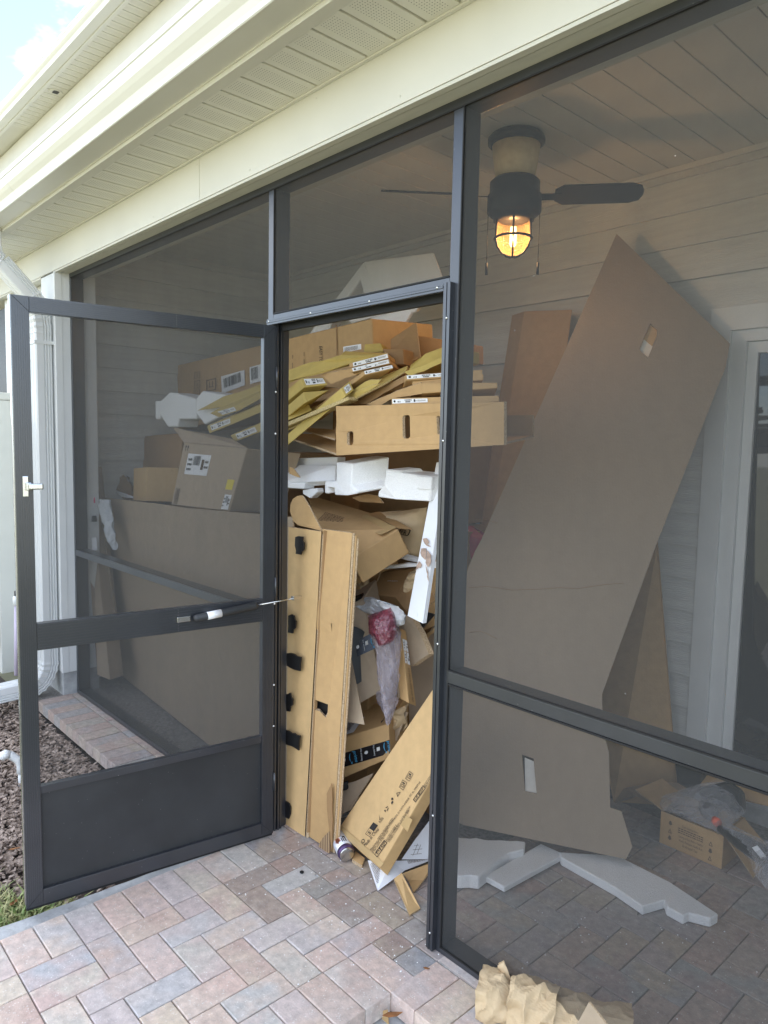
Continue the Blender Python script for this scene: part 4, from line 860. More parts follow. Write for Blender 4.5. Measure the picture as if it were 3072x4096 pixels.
fit('printed_symbol', (cir,[tuple(range(14))]), *[(0.2822,0.2976,0.3299),(0.2973,0.3041,0.3373),(0.2819,0.2976,0.3443)], m_wink, tp, .004); fit('printed_symbol', rects([(0,1,0,1)]), *[(0.3337,0.3197,0.3554),(0.3465,0.3253,0.3622),(0.3323,0.3193,0.3704)], m_wink, tp, .004); fit('printed_symbol', (cir,[tuple(range(14))]), *[(0.1879,0.2569,0.2729),(0.2034,0.2636,0.2815),(0.1864,0.2564,0.2924)], m_wink, tp, .004)
TQ=[V(f2[0])+V((-.11,.22,.05)),V(f2[1])+V((-.11,.22,.05)),V(f2[1]),V(f2[0])]
lb_,_=label_on(bx, TQ, .02,.34,.45,.92, m_label); fit('label_print', lines_text(6,3), *sub(TQ,.05,.22,.5,.8), m_inkbr, lb_, .003); fit('label_print', rects([(0,1,0,1)]), *sub(TQ,.10,.15,.70,.84), m_inkbr, lb_, .003)
for k in (0,1): fit('arrow_print', ([(.3,.25),(.3,1),(.5,1),(.5,.25),(.75,.25),(.4,0),(.05,.25)],[(0,1,2,3),(3,4,5,6,0)]), *sub(TQ,.80+.08*k,.87+.08*k,.55,.92), m_ink, bx, .002)
fit('arrow_print', rects([(0,1,0,1)]), *sub(TQ,.78,.96,.48,.51), m_ink, bx, .002)
fit('printed_frame', rects([(0,.2,0,1),(.8,1,0,1),(0,1,0,.06),(0,1,.94,1)]), *[(0.16,0.238,0.3318),(0.1743,0.238,0.3396),(0.1592,0.238,0.3672)], m_ink, bx, .003)
# --- board leaning in front of that box
lb2=board('leaning_board', 'pointed cardboard board leaning against the boxes behind the tall folded boards', [(0.2074,0.22,0.8713),(0.2146,0.235,0.8705),(0.2548,0.225,0.7867),(0.4044,0.185,0.5223),(0.2552,0.16,0.5031),(0.2483,0.165,0.5304)], (-.004,.005,0), m_cardg)
# --- upright prime box with round black lid before it
f1=[(0.1323,0.29,0.9163),(0.1858,0.36,0.9602),(0.3335,0.34,0.6026),(0.2291,0.27,0.518)]
bp1=qbox('parcel_box','brown parcel box with black prime tape standing on end beside the plastic bag', f1, (-.10,.16,.05), m_cardg, bev=.004)
tp,pts=label_on(bp1, [(0.2027,0.2995,0.7886),(0.2452,0.3549,0.8231),(0.2736,0.3565,0.7666),(0.2269,0.2967,0.7311)], 0,1,0,1, m_tapeblk, 'prime_tape')
txt('free delivery', *[(0.224,0.3221,0.7944),(0.2403,0.3195,0.754),(0.2279,0.3272,0.7975)], m_wink, tp, lift=.004); fit('printed_symbol', (cir,[tuple(range(14))]), *[(0.2164,0.2991,0.7589),(0.2243,0.3093,0.765),(0.2116,0.3003,0.7715)], m_wink, tp, .004); fit('printed_symbol', rects([(0,1,0,1)]), *[(0.2402,0.3285,0.7743),(0.2469,0.3371,0.7794),(0.2346,0.3303,0.7902)], m_wink, tp, .004); fit('printed_logo', smile(), *[(0.2442,0.348,0.8097),(0.2612,0.346,0.7693),(0.2532,0.358,0.813)], m_blue, tp, .004)
prism('top_tape', [(0.1413,0.29,0.9401),(0.1678,0.36,0.9633),(0.1759,0.36,0.9544),(0.1416,0.29,0.9283)], (-.02,.03,.01), m_tapeblk, bp1)
dn=V((.86,-.47,.2)).normalized(); c=V((0.1905,0.262,0.7327))
a1=dn.cross(V((0,0,1))).normalized(); a2=dn.cross(a1).normalized()
rd=.125
lid=prism('round_lid', [c+a1*(math.cos(2*math.pi*i/32)*rd)+a2*(math.sin(2*math.pi*i/32)*rd) for i in range(32)], dn*.012, m_black); tag(lid,'round black plastic lid wedged beside the upright prime box','lid')
# --- plastic bag with red print
bag=thing('plastic_bag','translucent plastic bag with red printing crumpled in the doorway pile','bag',(0.4106,0.3,0.4912))
crumple('bag_film', [(0.3053,0.3,0.8893),(0.3179,0.3,0.8323),(0.3445,0.3,0.7934),(0.3609,0.3,0.723),(0.3739,0.3,0.647),(0.3904,0.3,0.5722),(0.4422,0.28,0.5084)], [(0.4456,0.3,0.936),(0.4643,0.3,0.8824),(0.4764,0.3,0.8228),(0.4814,0.3,0.7714),(0.4673,0.3,0.6813),(0.4597,0.3,0.5967),(0.4535,0.28,0.524)], (.02,-.05,0), .022, m_bag, bag, 22, 46, 3, 10)
crumple('printed_top', [(0.3052,0.285,0.9213),(0.3226,0.285,0.8753),(0.3492,0.285,0.8316),(0.3695,0.285,0.8017)], [(0.4296,0.285,0.9734),(0.4547,0.285,0.9352),(0.4697,0.285,0.8906),(0.4638,0.285,0.8609)], (.02,-.05,0), .018, m_bagred, bag, 16, 20, 5, 12)
crumple('bag_tail', [(0.2911,0.34,0.586),(0.3072,0.34,0.5444),(0.3877,0.3,0.5439),(0.4103,0.3,0.501)], [(0.3418,0.34,0.6199),(0.3577,0.34,0.5738),(0.4297,0.3,0.5562),(0.4244,0.3,0.5003)], (.02,-.03,0), .016, m_bag, bag, 10, 16, 8, 12)
bw_=crumple('bubble_wrap', [(0.0315,0.4,0.9071),(0.096,0.4,0.953),(0.1826,0.4,0.9649)], [(0.184,0.38,0.895),(0.3772,0.38,0.8763),(0.4242,0.38,0.9348)], (.02,-.04,.02), .02, m_bubble, None, 20, 20, 11, 14); tag(bw_,'crumpled sheet of white bubble wrap above the red printed bag','bubble wrap')
tail=crumple('foam_wrap', [(0.2802,0.36,0.9713),(0.3104,0.36,0.9414),(0.384,0.36,0.8808)], [(0.3954,0.36,0.9641),(0.4413,0.36,0.936),(0.4323,0.36,0.8953)], (.02,-.04,0), .016, m_foam, None, 14, 14, 21, 12); tag(tail,'torn piece of white foam wrap beside the white board','foam wrap')
# --- narrow box with two white labels
fa=[(0.3843,0.38,0.833),(0.5314,0.3,0.6122)]
n4=[(0.3709,0.4,0.8619),(0.3723,0.43,0.8474),(0.5167,0.355,0.5879),(0.5299,0.3,0.6165)]
nbx=hexa('narrow_box', [V(n4[3]),V(n4[2]),V(n4[2])+V((-.085,.035,-.012)),V(n4[3])+V((-.085,.035,-.012)),V(n4[0]),V(n4[1]),V(n4[1])+V((-.085,.035,-.012)),V(n4[0])+V((-.085,.035,-.012))], m_card, None, .003)
tag(nbx,'narrow upright box with two white labels and script print near the strike post','box',CG)
ship_label(nbx, n4, .12,.88,.14,.30, 5); ship_label(nbx, n4, .14,.90,.31,.47, 8)
O_,X_,U_=lerpq(n4,.40,.52),lerpq(n4,.42,.96),lerpq(n4,.72,.52)
txt('nice place to enjoy cozy days', O_,X_,U_, m_inkbr, nbx, lift=.002)
# --- boards right of it
board('cardboard_sheet','pale cardboard box panel with bent corner behind the narrow labelled box', [(0.3046,0.45,0.8509),(0.3221,0.46,0.8887),(0.3386,0.48,0.9033),(0.4128,0.47,0.8442),(0.4765,0.46,0.7686),(0.4086,0.43,0.7082)], (.012,.02,.0), m_cardg)
big=ragged([(0.5981,1.5304,2.6111),(1.1289,1.58,2.0648),(1.1321,1.5444,1.9683),(1.0366,1.2149,1.232),(0.9712,0.9505,0.6271),(1.0051,0.9157,0.4933),(1.0394,0.9052,0.4223),(1.0855,0.854,0.2304),(1.1229,0.8708,0.2266),(1.1829,0.8566,0.1133),(1.1713,0.834,0.0691),(0.6033,0.5554,0.0667),(0.3703,0.4785,0.163),(0.2341,0.5827,0.6074),(0.2577,0.6482,0.7479),(0.3029,0.7092,0.8491),(0.3598,0.7995,1.0116),(0.3612,0.8232,1.0718),(0.3825,0.8808,1.1946)], .004, .05, 5, (12,13,14,15,16,17))
hA=[(0.8198,1.4691,2.1693),(0.8539,1.4737,2.1381),(0.8599,1.4652,2.1084),(0.844,1.4191,2.0085),(0.8044,1.4155,2.0495)]; hB=[(0.7473,0.7392,0.3619),(0.792,0.7581,0.3543),(0.8328,0.7305,0.2306),(0.7896,0.7097,0.2312)]
sn=V((-0.4151,0.8493,-0.3263))*(1 if V((-0.4151,0.8493,-0.3263)).y>0 else -1)
sh=holed('cardboard_sheet', big, [hA,hB], sn*.011, m_sheet, m_edge)
prism('punched_tab', [(0.814,1.4803,2.1694),(0.846,1.4848,2.1402),(0.852,1.4763,2.1104),(0.844,1.4547,2.0644),(0.8038,1.4486,2.0997)], sn*.003, m_cardl, sh)
prism('punched_tab', [(0.8036,1.4526,2.1042),(0.8456,1.4595,2.0688),(0.8381,1.4342,2.0124),(0.7992,1.4294,2.0493)], sn*.003, m_liner, sh)
prism('punched_tab', [(0.7532,0.7517,0.3472),(0.7914,0.7671,0.3385),(0.8265,0.7409,0.2257),(0.7843,0.72,0.2251)], sn*.003, m_liner, sh)
tag(sh,'huge flattened cardboard sheet with hand holes leaning on the back wall','cardboard','loose cardboard sheets')
board('cardboard_sheet','cardboard sheet with creased base standing against the back wall behind the huge sheet', [(0.3424,1.66,0.9244),(0.8101,1.668,1.1838),(1.0554,1.5168,0.002),(0.8389,1.3274,0.002)], (0,.005,0), m_card)
tb=[(0.0145,1.62,2.3394),(0.3179,1.62,2.3121),(0.338,1.35,0.7702),(-0.0204,1.35,0.7025)]
for ln in ([(0.3862,0.8006,0.9858),(0.4566,0.8396,0.9979),(0.5563,0.886,0.9919),(0.649,0.9361,1.0044),(0.7313,0.9821,1.0192),(0.7996,1.0164,1.0216),(0.8843,1.067,1.0457),(0.9549,1.1066,1.059)], [(0.4343,0.7535,0.8022),(0.4798,0.7792,0.8111),(0.5059,0.7895,0.8048),(0.5505,0.8052,0.789)], [(0.3331,0.8881,1.2812),(0.4025,0.9201,1.2763),(0.4296,0.9305,1.2689)]): tube('crease', ln, .0011, m_cardd, sh, 5)
o=qbox('tall_box','tall brown box leaning against the back wall left of the huge sheet', tb, (-.12,.05,0), m_card, bev=.004)
# --- white laminate board with glue smears
wq=[(0.4351,0.52,1.5398),(0.4878,0.52,1.5395),(0.5642,0.33,0.9322),(0.4818,0.33,0.9456)]
wb=prism('white_board', wq, (.004,.016,0), m_laminate); tag(wb,'long white laminate board with brown smears leaning in the doorway','board')
for pl in ([(0.4651,0.425,1.2391),(0.4877,0.424,1.244),(0.5052,0.42,1.2296),(0.4957,0.42,1.2213),(0.5174,0.418,1.2145),(0.4906,0.42,1.216),(0.4717,0.424,1.2279)], [(0.4701,0.413,1.2022),(0.4977,0.413,1.2055),(0.5073,0.4,1.1626),(0.4803,0.405,1.173),(0.4683,0.41,1.1854)], [(0.5038,0.411,1.1992),(0.5309,0.405,1.1841),(0.539,0.395,1.1531),(0.5308,0.39,1.1383),(0.5105,0.397,1.1538)], [(0.4742,0.397,1.1538),(0.4951,0.393,1.1426),(0.4919,0.39,1.1306),(0.4687,0.39,1.1297),(0.4674,0.385,1.1157)], [(0.5137,0.394,1.145),(0.5363,0.385,1.1207),(0.5503,0.375,1.0863),(0.5372,0.38,1.1026)]): prism('glue_smear', ragged([V(a)+V((0,-.004,0)) for a in pl],.003,.01,3), (0,-.0006,0), m_mud, wb)
label_on(wb, wq, .18,.62,.955,.985, m_label, 'sticker')
board('black_card','black plastic corner piece sticking out behind the white board', [(0.3646,0.5,0.8704),(0.4117,0.5,0.9252),(0.4664,0.5,0.9243),(0.3869,0.5,0.8381)], (0,.006,0), m_black, m_black, group=None, cat='plastic')
o=board('black_card','dark cardboard scrap between white board and strike post', [(0.3912,0.52,0.9542),(0.4072,0.52,0.9925),(0.4342,0.52,1.007),(0.4454,0.52,0.9788),(0.4025,0.52,0.9308)], (0,.006,0), m_cardd, m_edge, group=None, cat='cardboard')
# --- taped box hanging in the middle with printed text
tq=[(-0.6363,0.66,1.3429),(-0.0445,0.6,1.2909),(0.3036,0.44,1.2606),(0.2654,0.22,1.1525),(0.0199,0.26,1.2404)]
txb=prism('taped_box', tq, (.03,.04,-.10), m_card, None, None, .004); tag(txb,'open tan box with taped edge and printed text in the middle of the doorway','box',CG)
prism('tape', [V(a)+V((0,-.002,.003)) for a in [(-0.0036,0.45,1.254),(-0.0325,0.56,1.2866),(0.2948,0.44,1.2633),(0.2872,0.36,1.2369)]], (0,0,.0006), m_tape, txb)
fit('small_print', lines_text(9,7), *[(-0.1259,0.345,1.2542),(0.0184,0.35,1.2382),(-0.1957,0.45,1.2868)], m_inkbr, txb, .006)
o=board('box_flap','bent tan box flap below the foam blocks', [(-0.0526,0.66,1.2941),(0.3302,0.5,1.2569),(0.2812,0.46,1.2597),(-0.0529,0.6,1.2902)], (0,.004,0), m_card)
# --- kraft paper bag with a brand badge behind
kb=crumple('kraft_bag', [(-0.0608,0.66,1.2878),(-0.0093,0.66,1.2413),(-0.0486,0.66,1.1578),(-0.0218,0.66,1.1038)], [(0.2599,0.66,1.3352),(0.255,0.66,1.2659),(0.2437,0.66,1.1686),(0.216,0.66,1.106)], (.02,-.08,0), .02, m_kraftp, None, 18, 18, 17, 7); tag(kb,'brown kraft paper bag with FR badge behind the taped box','bag')
prism('badge', rnd_rect(*[(0.171,0.57,1.218),(0.2316,0.57,1.2138),(0.1891,0.57,1.2491)], .3), (0,-.001,0), m_ink, kb); prism('badge', rnd_rect(*[(0.1794,0.567,1.2202),(0.2286,0.567,1.2168),(0.1953,0.567,1.2456)], .3), (0,-.001,0), m_kraftp, kb); txt('FR', *[(0.1901,0.564,1.2204),(0.2226,0.564,1.218),(0.2001,0.564,1.241)], m_ink, kb, lift=.001)
# --- small boxes and foam strips under it
o=qbox('small_box','small tan box tucked under the taped box', [(-0.0243,0.45,1.0711),(0.0744,0.52,1.1374),(0.124,0.5,1.0713),(0.0153,0.42,0.9939)], (0,.12,.0), m_card)
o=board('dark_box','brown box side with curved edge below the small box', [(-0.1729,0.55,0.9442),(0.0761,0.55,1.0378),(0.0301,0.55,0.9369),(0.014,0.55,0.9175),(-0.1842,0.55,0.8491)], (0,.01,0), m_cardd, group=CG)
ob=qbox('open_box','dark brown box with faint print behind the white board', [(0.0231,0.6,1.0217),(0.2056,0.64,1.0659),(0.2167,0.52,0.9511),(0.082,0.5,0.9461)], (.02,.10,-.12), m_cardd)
txt('COMPANY', *[(0.17,0.575,1.0109),(0.1052,0.572,1.0025),(0.1702,0.575,1.0055)], m_wink, ob, lift=.004)
board('box_flap','brown box flap under the white board tip', [(0.2129,0.52,0.9494),(0.2398,0.6,1.0613),(0.262,0.6,1.0645),(0.3608,0.46,0.9113),(0.3039,0.48,0.9236)], (0,.005,0), m_cardd)
for k,(l0,pts) in enumerate((('upper thin foam strip crossing behind the white board',[(0.0556,0.56,1.1438),(0.1649,0.56,1.1353),(0.2997,0.56,1.1259),(0.3074,0.56,1.1114),(0.2415,0.56,1.1105),(0.1186,0.56,1.1188),(0.0463,0.56,1.1262)]),('lower thin foam strip pointing at the white board',[(0.0466,0.5,1.0524),(0.2955,0.5,1.1093),(0.3542,0.5,1.1132),(0.353,0.5,1.1054),(0.296,0.5,1.094),(0.0509,0.5,1.0449)]),('short foam strip end right of the white board',[(0.3851,0.56,1.1192),(0.4342,0.56,1.1272),(0.4351,0.56,1.1042),(0.3859,0.56,1.0974)]))):
    o=prism('foam_strip', pts, (0,.015,.004), m_foam); tag(o,l0,'foam','foam packing strips')
o=crumple('foam_scrap', [(0.0753,0.52,1.106),(0.0922,0.52,1.0757)], [(0.1302,0.52,1.1318),(0.1503,0.52,1.1103)], (0,-.03,0), .012, m_foam, None, 10,10,5,16); tag(o,'crumpled white foam scrap beside the small box','foam')
E_=0
# --- foam blocks
f3=thing('foam_block','white foam packing block embossed B-7 under the handled box','foam',(0.1239,0.34,1.394),'white foam packing blocks')
q3=[(0.0285,0.33,1.5266),(0.1525,0.31,1.5254),(0.1596,0.31,1.3962),(0.0192,0.33,1.3867)]
prism('foam_body', [(-0.0774,0.35,1.4395),(0.0137,0.34,1.4469),(0.016,0.34,1.5262),(0.065,0.33,1.5287),(0.1563,0.31,1.5256),(0.1523,0.31,1.4368),(0.1916,0.315,1.414),(0.1825,0.31,1.4026),(0.1284,0.31,1.3927),(0.013,0.335,1.3861),(0.0098,0.335,1.4156),(-0.0465,0.345,1.4148),(-0.0459,0.345,1.3873),(-0.0764,0.35,1.3874)], (.085,.13,.03), m_foam, f3, None, .004)
prism('foam_side', [(0.1295,0.33,1.5217),(0.1762,0.47,1.5484),(0.1957,0.46,1.4358),(0.1546,0.35,1.4108)], (-.05,.06,0), m_foam, f3, None, .004)
txt('B-7', *[(0.1489,0.328,1.4312),(0.1475,0.328,1.4887),(0.1619,0.34,1.4316)], mat('foam_emboss',(.70,.71,.71),.8), f3, lift=.006)
f4=prism('foam_block', [(0.2345,0.385,1.3907),(0.2382,0.385,1.4148),(0.2774,0.38,1.4419),(0.2849,0.38,1.507),(0.3421,0.4,1.5032),(0.3403,0.41,1.4943),(0.4689,0.46,1.4848),(0.4683,0.46,1.4265),(0.464,0.455,1.3857),(0.3312,0.395,1.3874)], (.03,.10,.01), m_foam, None, None, .004); tag(f4,'tapered white foam block right of the embossed block','foam','white foam packing blocks')
prism('foam_cap', [(0.4149,0.425,1.4867),(0.4743,0.455,1.4832),(0.4729,0.455,1.4307),(0.4167,0.425,1.433)], (.0,.02,0), m_foam, f4, None, .003)
f5=thing('foam_tray','white foam tray at the hinge side below the handled box','foam',(-0.3369,0.4,1.3972),'white foam packing blocks')
prism('tray_back', [(-0.6229,0.5,1.5262),(-0.1746,0.5,1.5465),(-0.1823,0.5,1.4932),(-0.6224,0.5,1.4925)], (0,.05,0), m_foam, f5, None, .003)
prism('tray_floor', [(-0.6225,0.5,1.4956),(-0.1124,0.44,1.5124),(-0.0653,0.4,1.4446),(-0.2446,0.36,1.4299),(-0.4183,0.36,1.4178)], (0,.03,-.02), m_foam, f5, None, .003)
prism('tray_lip', [(-0.4384,0.36,1.4156),(-0.2352,0.36,1.4249),(-0.244,0.36,1.3967),(-0.4381,0.36,1.3925)], (0,.06,0), m_foam, f5, None, .004)
prism('tray_foot', [(-0.2825,0.38,1.3895),(-0.1748,0.38,1.4046),(-0.17,0.38,1.3851),(-0.2222,0.38,1.3542),(-0.2803,0.38,1.3716)], (0,.04,0), m_foam, f5, None, .003)
# --- box with hand holes, open end to the left
hq=[(0.1189,0.25,1.7585),(0.9159,0.33,1.7567),(0.9222,0.33,1.6135),(0.1273,0.25,1.5587)]
holes=[rnd_rect(*h, .3) for h in [[(0.1827,0.259,1.6004),(0.2226,0.259,1.6033),(0.1813,0.259,1.6556)],[(0.4773,0.287,1.6296),(0.5142,0.29,1.6321),(0.4719,0.287,1.7166)],[(0.636,0.308,1.6454),(0.6507,0.31,1.6485),(0.6276,0.308,1.7114)]]]
hb_=holed('handled_box', ragged(hq,.003,.03,4,(3,)), holes, (.004,.010,0), m_card, m_edge); tag(hb_,'long open brown box with three hand holes across the doorway','box',CG)
prism('bottom_panel', [V(hq[3]),V(hq[2]),V(hq[2])+V((-.1,.30,.03))]+[(-0.792,0.6,1.6472),(-0.5504,0.5,1.6232)], (0,.002,.008), m_card, hb_, m_edge)
prism('inner_flap', [(0.0641,0.29,1.6204),(-0.1037,0.42,1.6635),(-0.4077,0.52,1.6755),(-0.6363,0.56,1.6855),(-0.7633,0.58,1.688),(-0.3713,0.45,1.6636)], (0,.004,.006), m_card, hb_, m_edge)
prism('back_panel', [V(hq[0])+V((-.1,.30,-.03)),V(hq[1])+V((-.1,.30,-.03)),V(hq[2])+V((-.1,.30,.03)),V(hq[3])+V((-.1,.30,.03))], (0,.008,0), m_cardd, hb_, m_edge)
# --- flat boxes with white end labels (right hand stack)
def flatbox(label, face, vec, m=m_card, lab=None, seed=1, grp='flat boxes with white end labels', tear=None):
    o=qbox('flat_box', label, face, vec, m, grp, bev=.002)
    if lab: end_label(o, face, *lab, seed)
    return o
R_=(-.10,.45,-.02)
flatbox('lowest kraft flat box with a long white label lying on the handled box', [(0.4063,0.29,1.7836),(0.8539,0.38,1.7827),(0.8548,0.38,1.7613),(0.4107,0.29,1.7497)], (-.22,.30,-.02), m_card, (.01,.36,.14,.62), 3)
flatbox('plain kraft flat box second from bottom of the right stack', [(0.5349,0.32,1.8377),(0.8294,0.4,1.8297),(0.8302,0.4,1.8107),(0.5376,0.32,1.7977)], (-.30,.32,-.06), m_card, None)
flatbox('thin kraft flat box third from bottom of the right stack', [(0.4566,0.35,1.8519),(0.7484,0.42,1.8662),(0.7493,0.42,1.844),(0.4618,0.35,1.8321)], (-.40,.34,-.12), m_card, None)
flatbox('kraft flat box with white label under the torn yellow sheet on the right', [(0.4349,0.33,1.8716),(0.7431,0.42,1.8816),(0.7439,0.42,1.862),(0.4402,0.33,1.8513)], (-.42,.34,-.14), m_card, (.03,.60,.1,.75), 9)
# --- flat boxes of the left hand stack (long, sloping down to the left)
flatbox('top kraft flat box of the pair with twin white labels', [(0.1141,0.32,1.9372),(0.2608,0.4,1.9752),(0.2693,0.4,1.9539),(0.1192,0.32,1.9182)], (-.28,.40,-.02), m_card, (.10,.99,.1,.9), 11)
flatbox('lower kraft flat box of the pair with twin white labels', [(0.1297,0.31,1.9147),(0.2809,0.39,1.9502),(0.2893,0.39,1.9305),(0.1409,0.31,1.8979)], (-.28,.40,-.02), m_card, (.06,.98,.1,.9), 14)
flatbox('kraft flat box with single white label below the labelled pair', [(0.217,0.31,1.8996),(0.3214,0.37,1.9227),(0.3303,0.37,1.9071),(0.2241,0.31,1.882)], (-.62,.12,-.19), m_card, (.03,.99,.12,.85), 17)
flatbox('yellow flat box with white end label at the hinge side', [(-0.1947,0.3,1.8924),(-0.1082,0.36,1.896),(-0.0767,0.36,1.8626),(-0.1662,0.3,1.8511)], (-.48,.10,-.14), m_cardy, (.12,.95,.12,.8), 20)
flatbox('taped yellow flat box under the yellow labelled box', [(-0.1757,0.3,1.8305),(-0.0788,0.37,1.8405),(-0.1465,0.3,1.7864),(-0.1731,0.3,1.7787)], (-.42,.10,-.12), m_cardy, None)
jb=flatbox('long yellow flat box sloping down to the left with end label', [(0.1384,0.26,1.8308),(0.1341,0.31,1.8637),(0.1611,0.31,1.8263),(0.1661,0.26,1.7949)], (-.55,.02,-.26), m_cardy, (.2,.8,.15,.8), 23)
prism('flange', [(-0.262,0.25,1.6884),(0.1932,0.252,1.7949),(0.1981,0.252,1.7819),(-0.2618,0.25,1.6707)], (0,.05,.0), m_edgey, jb)
ks=board('yellow_sheet','yellow cardboard sheet with torn pale edge under the long yellow box', [(-0.2906,0.27,1.6541),(0.09,0.27,1.7603),(0.1856,0.28,1.7848),(0.3106,0.31,1.834),(0.41,0.36,1.8929),(0.3784,0.4,1.9169),(0.1198,0.44,1.8771),(-0.2111,0.44,1.7906),(-0.5091,0.42,1.7108)], (0,.006,-.004), m_cardy, m_edgey, rag=.004, seed=6, edges=(0,1,2,3))
tr=flatbox('torn yellow flat box at the upper right of the doorway', [(0.4359,0.36,1.9141),(0.4735,0.4,1.957),(0.5445,0.44,1.9838),(0.5463,0.44,1.9364),(0.4522,0.38,1.9034),(0.4234,0.36,1.892)], (-.02,.22,.0), m_cardy, None)
board('yellow_sheet','torn yellow cardboard strip along the upper right stack', [(0.4157,0.345,1.8867),(0.5068,0.37,1.9102),(0.5828,0.4,1.9432),(0.5837,0.4,1.9201),(0.4493,0.345,1.8688)], (0,.006,0), m_cardy, m_edgey, rag=.004, seed=9)
board('yellow_sheet','bent yellow cardboard sheet with scalloped pale edge on top of the pile', [(-0.4154,0.34,1.9298),(-0.3282,0.34,1.9421),(-0.2172,0.36,1.9662),(-0.1244,0.37,1.9712),(-0.0398,0.4,1.9901),(-0.0643,0.44,2.0126),(0.171,0.48,1.9902),(0.2147,0.44,1.9745),(0.0707,0.36,1.9428),(-0.0885,0.33,1.9081),(-0.2566,0.29,1.8854),(-0.3416,0.29,1.8735)], (0,.005,.002), m_cardy, m_edgey, rag=.005, seed=12, edges=(0,1,2,3))
o=flatbox('short yellow box with torn flap on top of the pile', [(0.0266,0.48,2.0403),(0.0862,0.52,2.043),(0.1066,0.52,2.0059),(0.0197,0.48,2.0006)], (-.10,.14,.0), m_cardy, None)
lw=prism('label_sheet', [(-0.1703,0.52,2.05),(-0.0467,0.52,2.0521),(-0.0444,0.52,2.0287),(-0.168,0.52,2.0237)], (0,.002,0), m_label); tag(lw,'white shipping sheet standing behind the scalloped yellow sheet','label')
fit('label_print', lines_text(4,6), *[(-0.1564,0.519,2.0281),(-0.0632,0.519,2.0301),(-0.1586,0.519,2.0456)], m_inkbr, lw, .002)
# --- torn layers wedged between the flat boxes
for k,(l0,pl,mm,ee) in enumerate((('brown torn layer under the twin labelled boxes',[(-0.1036,0.345,1.9066),(0.1048,0.345,1.9213),(0.1818,0.345,1.9008),(0.09,0.345,1.8855),(-0.0349,0.345,1.8616)],m_card,m_edge),('brown layer sloping under the labelled box by the strike post',[(0.1025,0.35,1.7756),(0.2665,0.35,1.8283),(0.4143,0.35,1.8711),(0.4217,0.35,1.851),(0.2957,0.35,1.81),(0.1946,0.35,1.77)],m_cardd,m_edge),('lit tan side layer of the right hand stack',[(0.2133,0.335,1.7686),(0.3813,0.335,1.8131),(0.5195,0.335,1.8395),(0.5234,0.335,1.7983),(0.3602,0.335,1.786),(0.2794,0.335,1.7553)],m_card,m_edge),('yellow torn layer between the long yellow box and the stack',[(0.1099,0.335,1.8192),(0.1647,0.335,1.8449),(0.2276,0.335,1.8646),(0.2963,0.335,1.8624),(0.2754,0.335,1.8469),(0.089,0.335,1.7752)],m_cardy,m_edgey),('second yellow torn layer below the first one',[(0.1202,0.315,1.8038),(0.1923,0.315,1.8253),(0.2619,0.315,1.8404),(0.3118,0.315,1.8437),(0.204,0.315,1.8055),(0.1056,0.315,1.7622)],m_cardy,m_edgey),('dark layer under the yellow labelled box at the hinge side',[(-0.4117,0.4,1.8339),(-0.297,0.4,1.8627),(-0.0914,0.4,1.8535),(-0.024,0.4,1.8463),(-0.1777,0.4,1.8198),(-0.4108,0.4,1.7715)],m_cardd,m_edge))):
    board('torn_layer', l0, pl, (0,.004,.003), mm, ee, 'torn cardboard layers', .004, 40+k)
board('torn_layer','brown panel on the floor under the lowest prime box', [(0.1638,0.22,0.1532),(0.3338,0.3,0.2664),(0.3106,0.2,0.1349),(0.2163,0.18,0.0589)], (0,.005,0), m_cardg, m_edge, 'torn cardboard layers', .003, 51)
o=crumple('black_cloth', [(0.196,0.2,0.2004),(0.2046,0.2,0.1724)], [(0.2712,0.22,0.2348),(0.2659,0.22,0.1969)], (0,-.02,0), .008, m_rubber, None, 8,8,3,14); tag(o,'scrap of black cloth under the lowest prime box','cloth')
board('torn_layer','folded brown panel between the plastic bag and the long parcel', [(0.3228,0.4,0.4326),(0.373,0.4,0.5285),(0.4242,0.4,0.5245),(0.3645,0.4,0.3872),(0.3248,0.4,0.3666)], (0,.006,0), m_cardg, m_edge, 'torn cardboard layers', .003, 52)
o=crumple('paper_wad', [(0.1088,0.3,-0.0189),(0.1412,0.3,0.0107)], [(0.1737,0.3,0.0184),(0.2049,0.3,0.0525)], (0,-.02,.01), .008, m_bubble, None, 10,8,8,18); tag(o,'clump of clear film on the floor behind the drink can','plastic film')
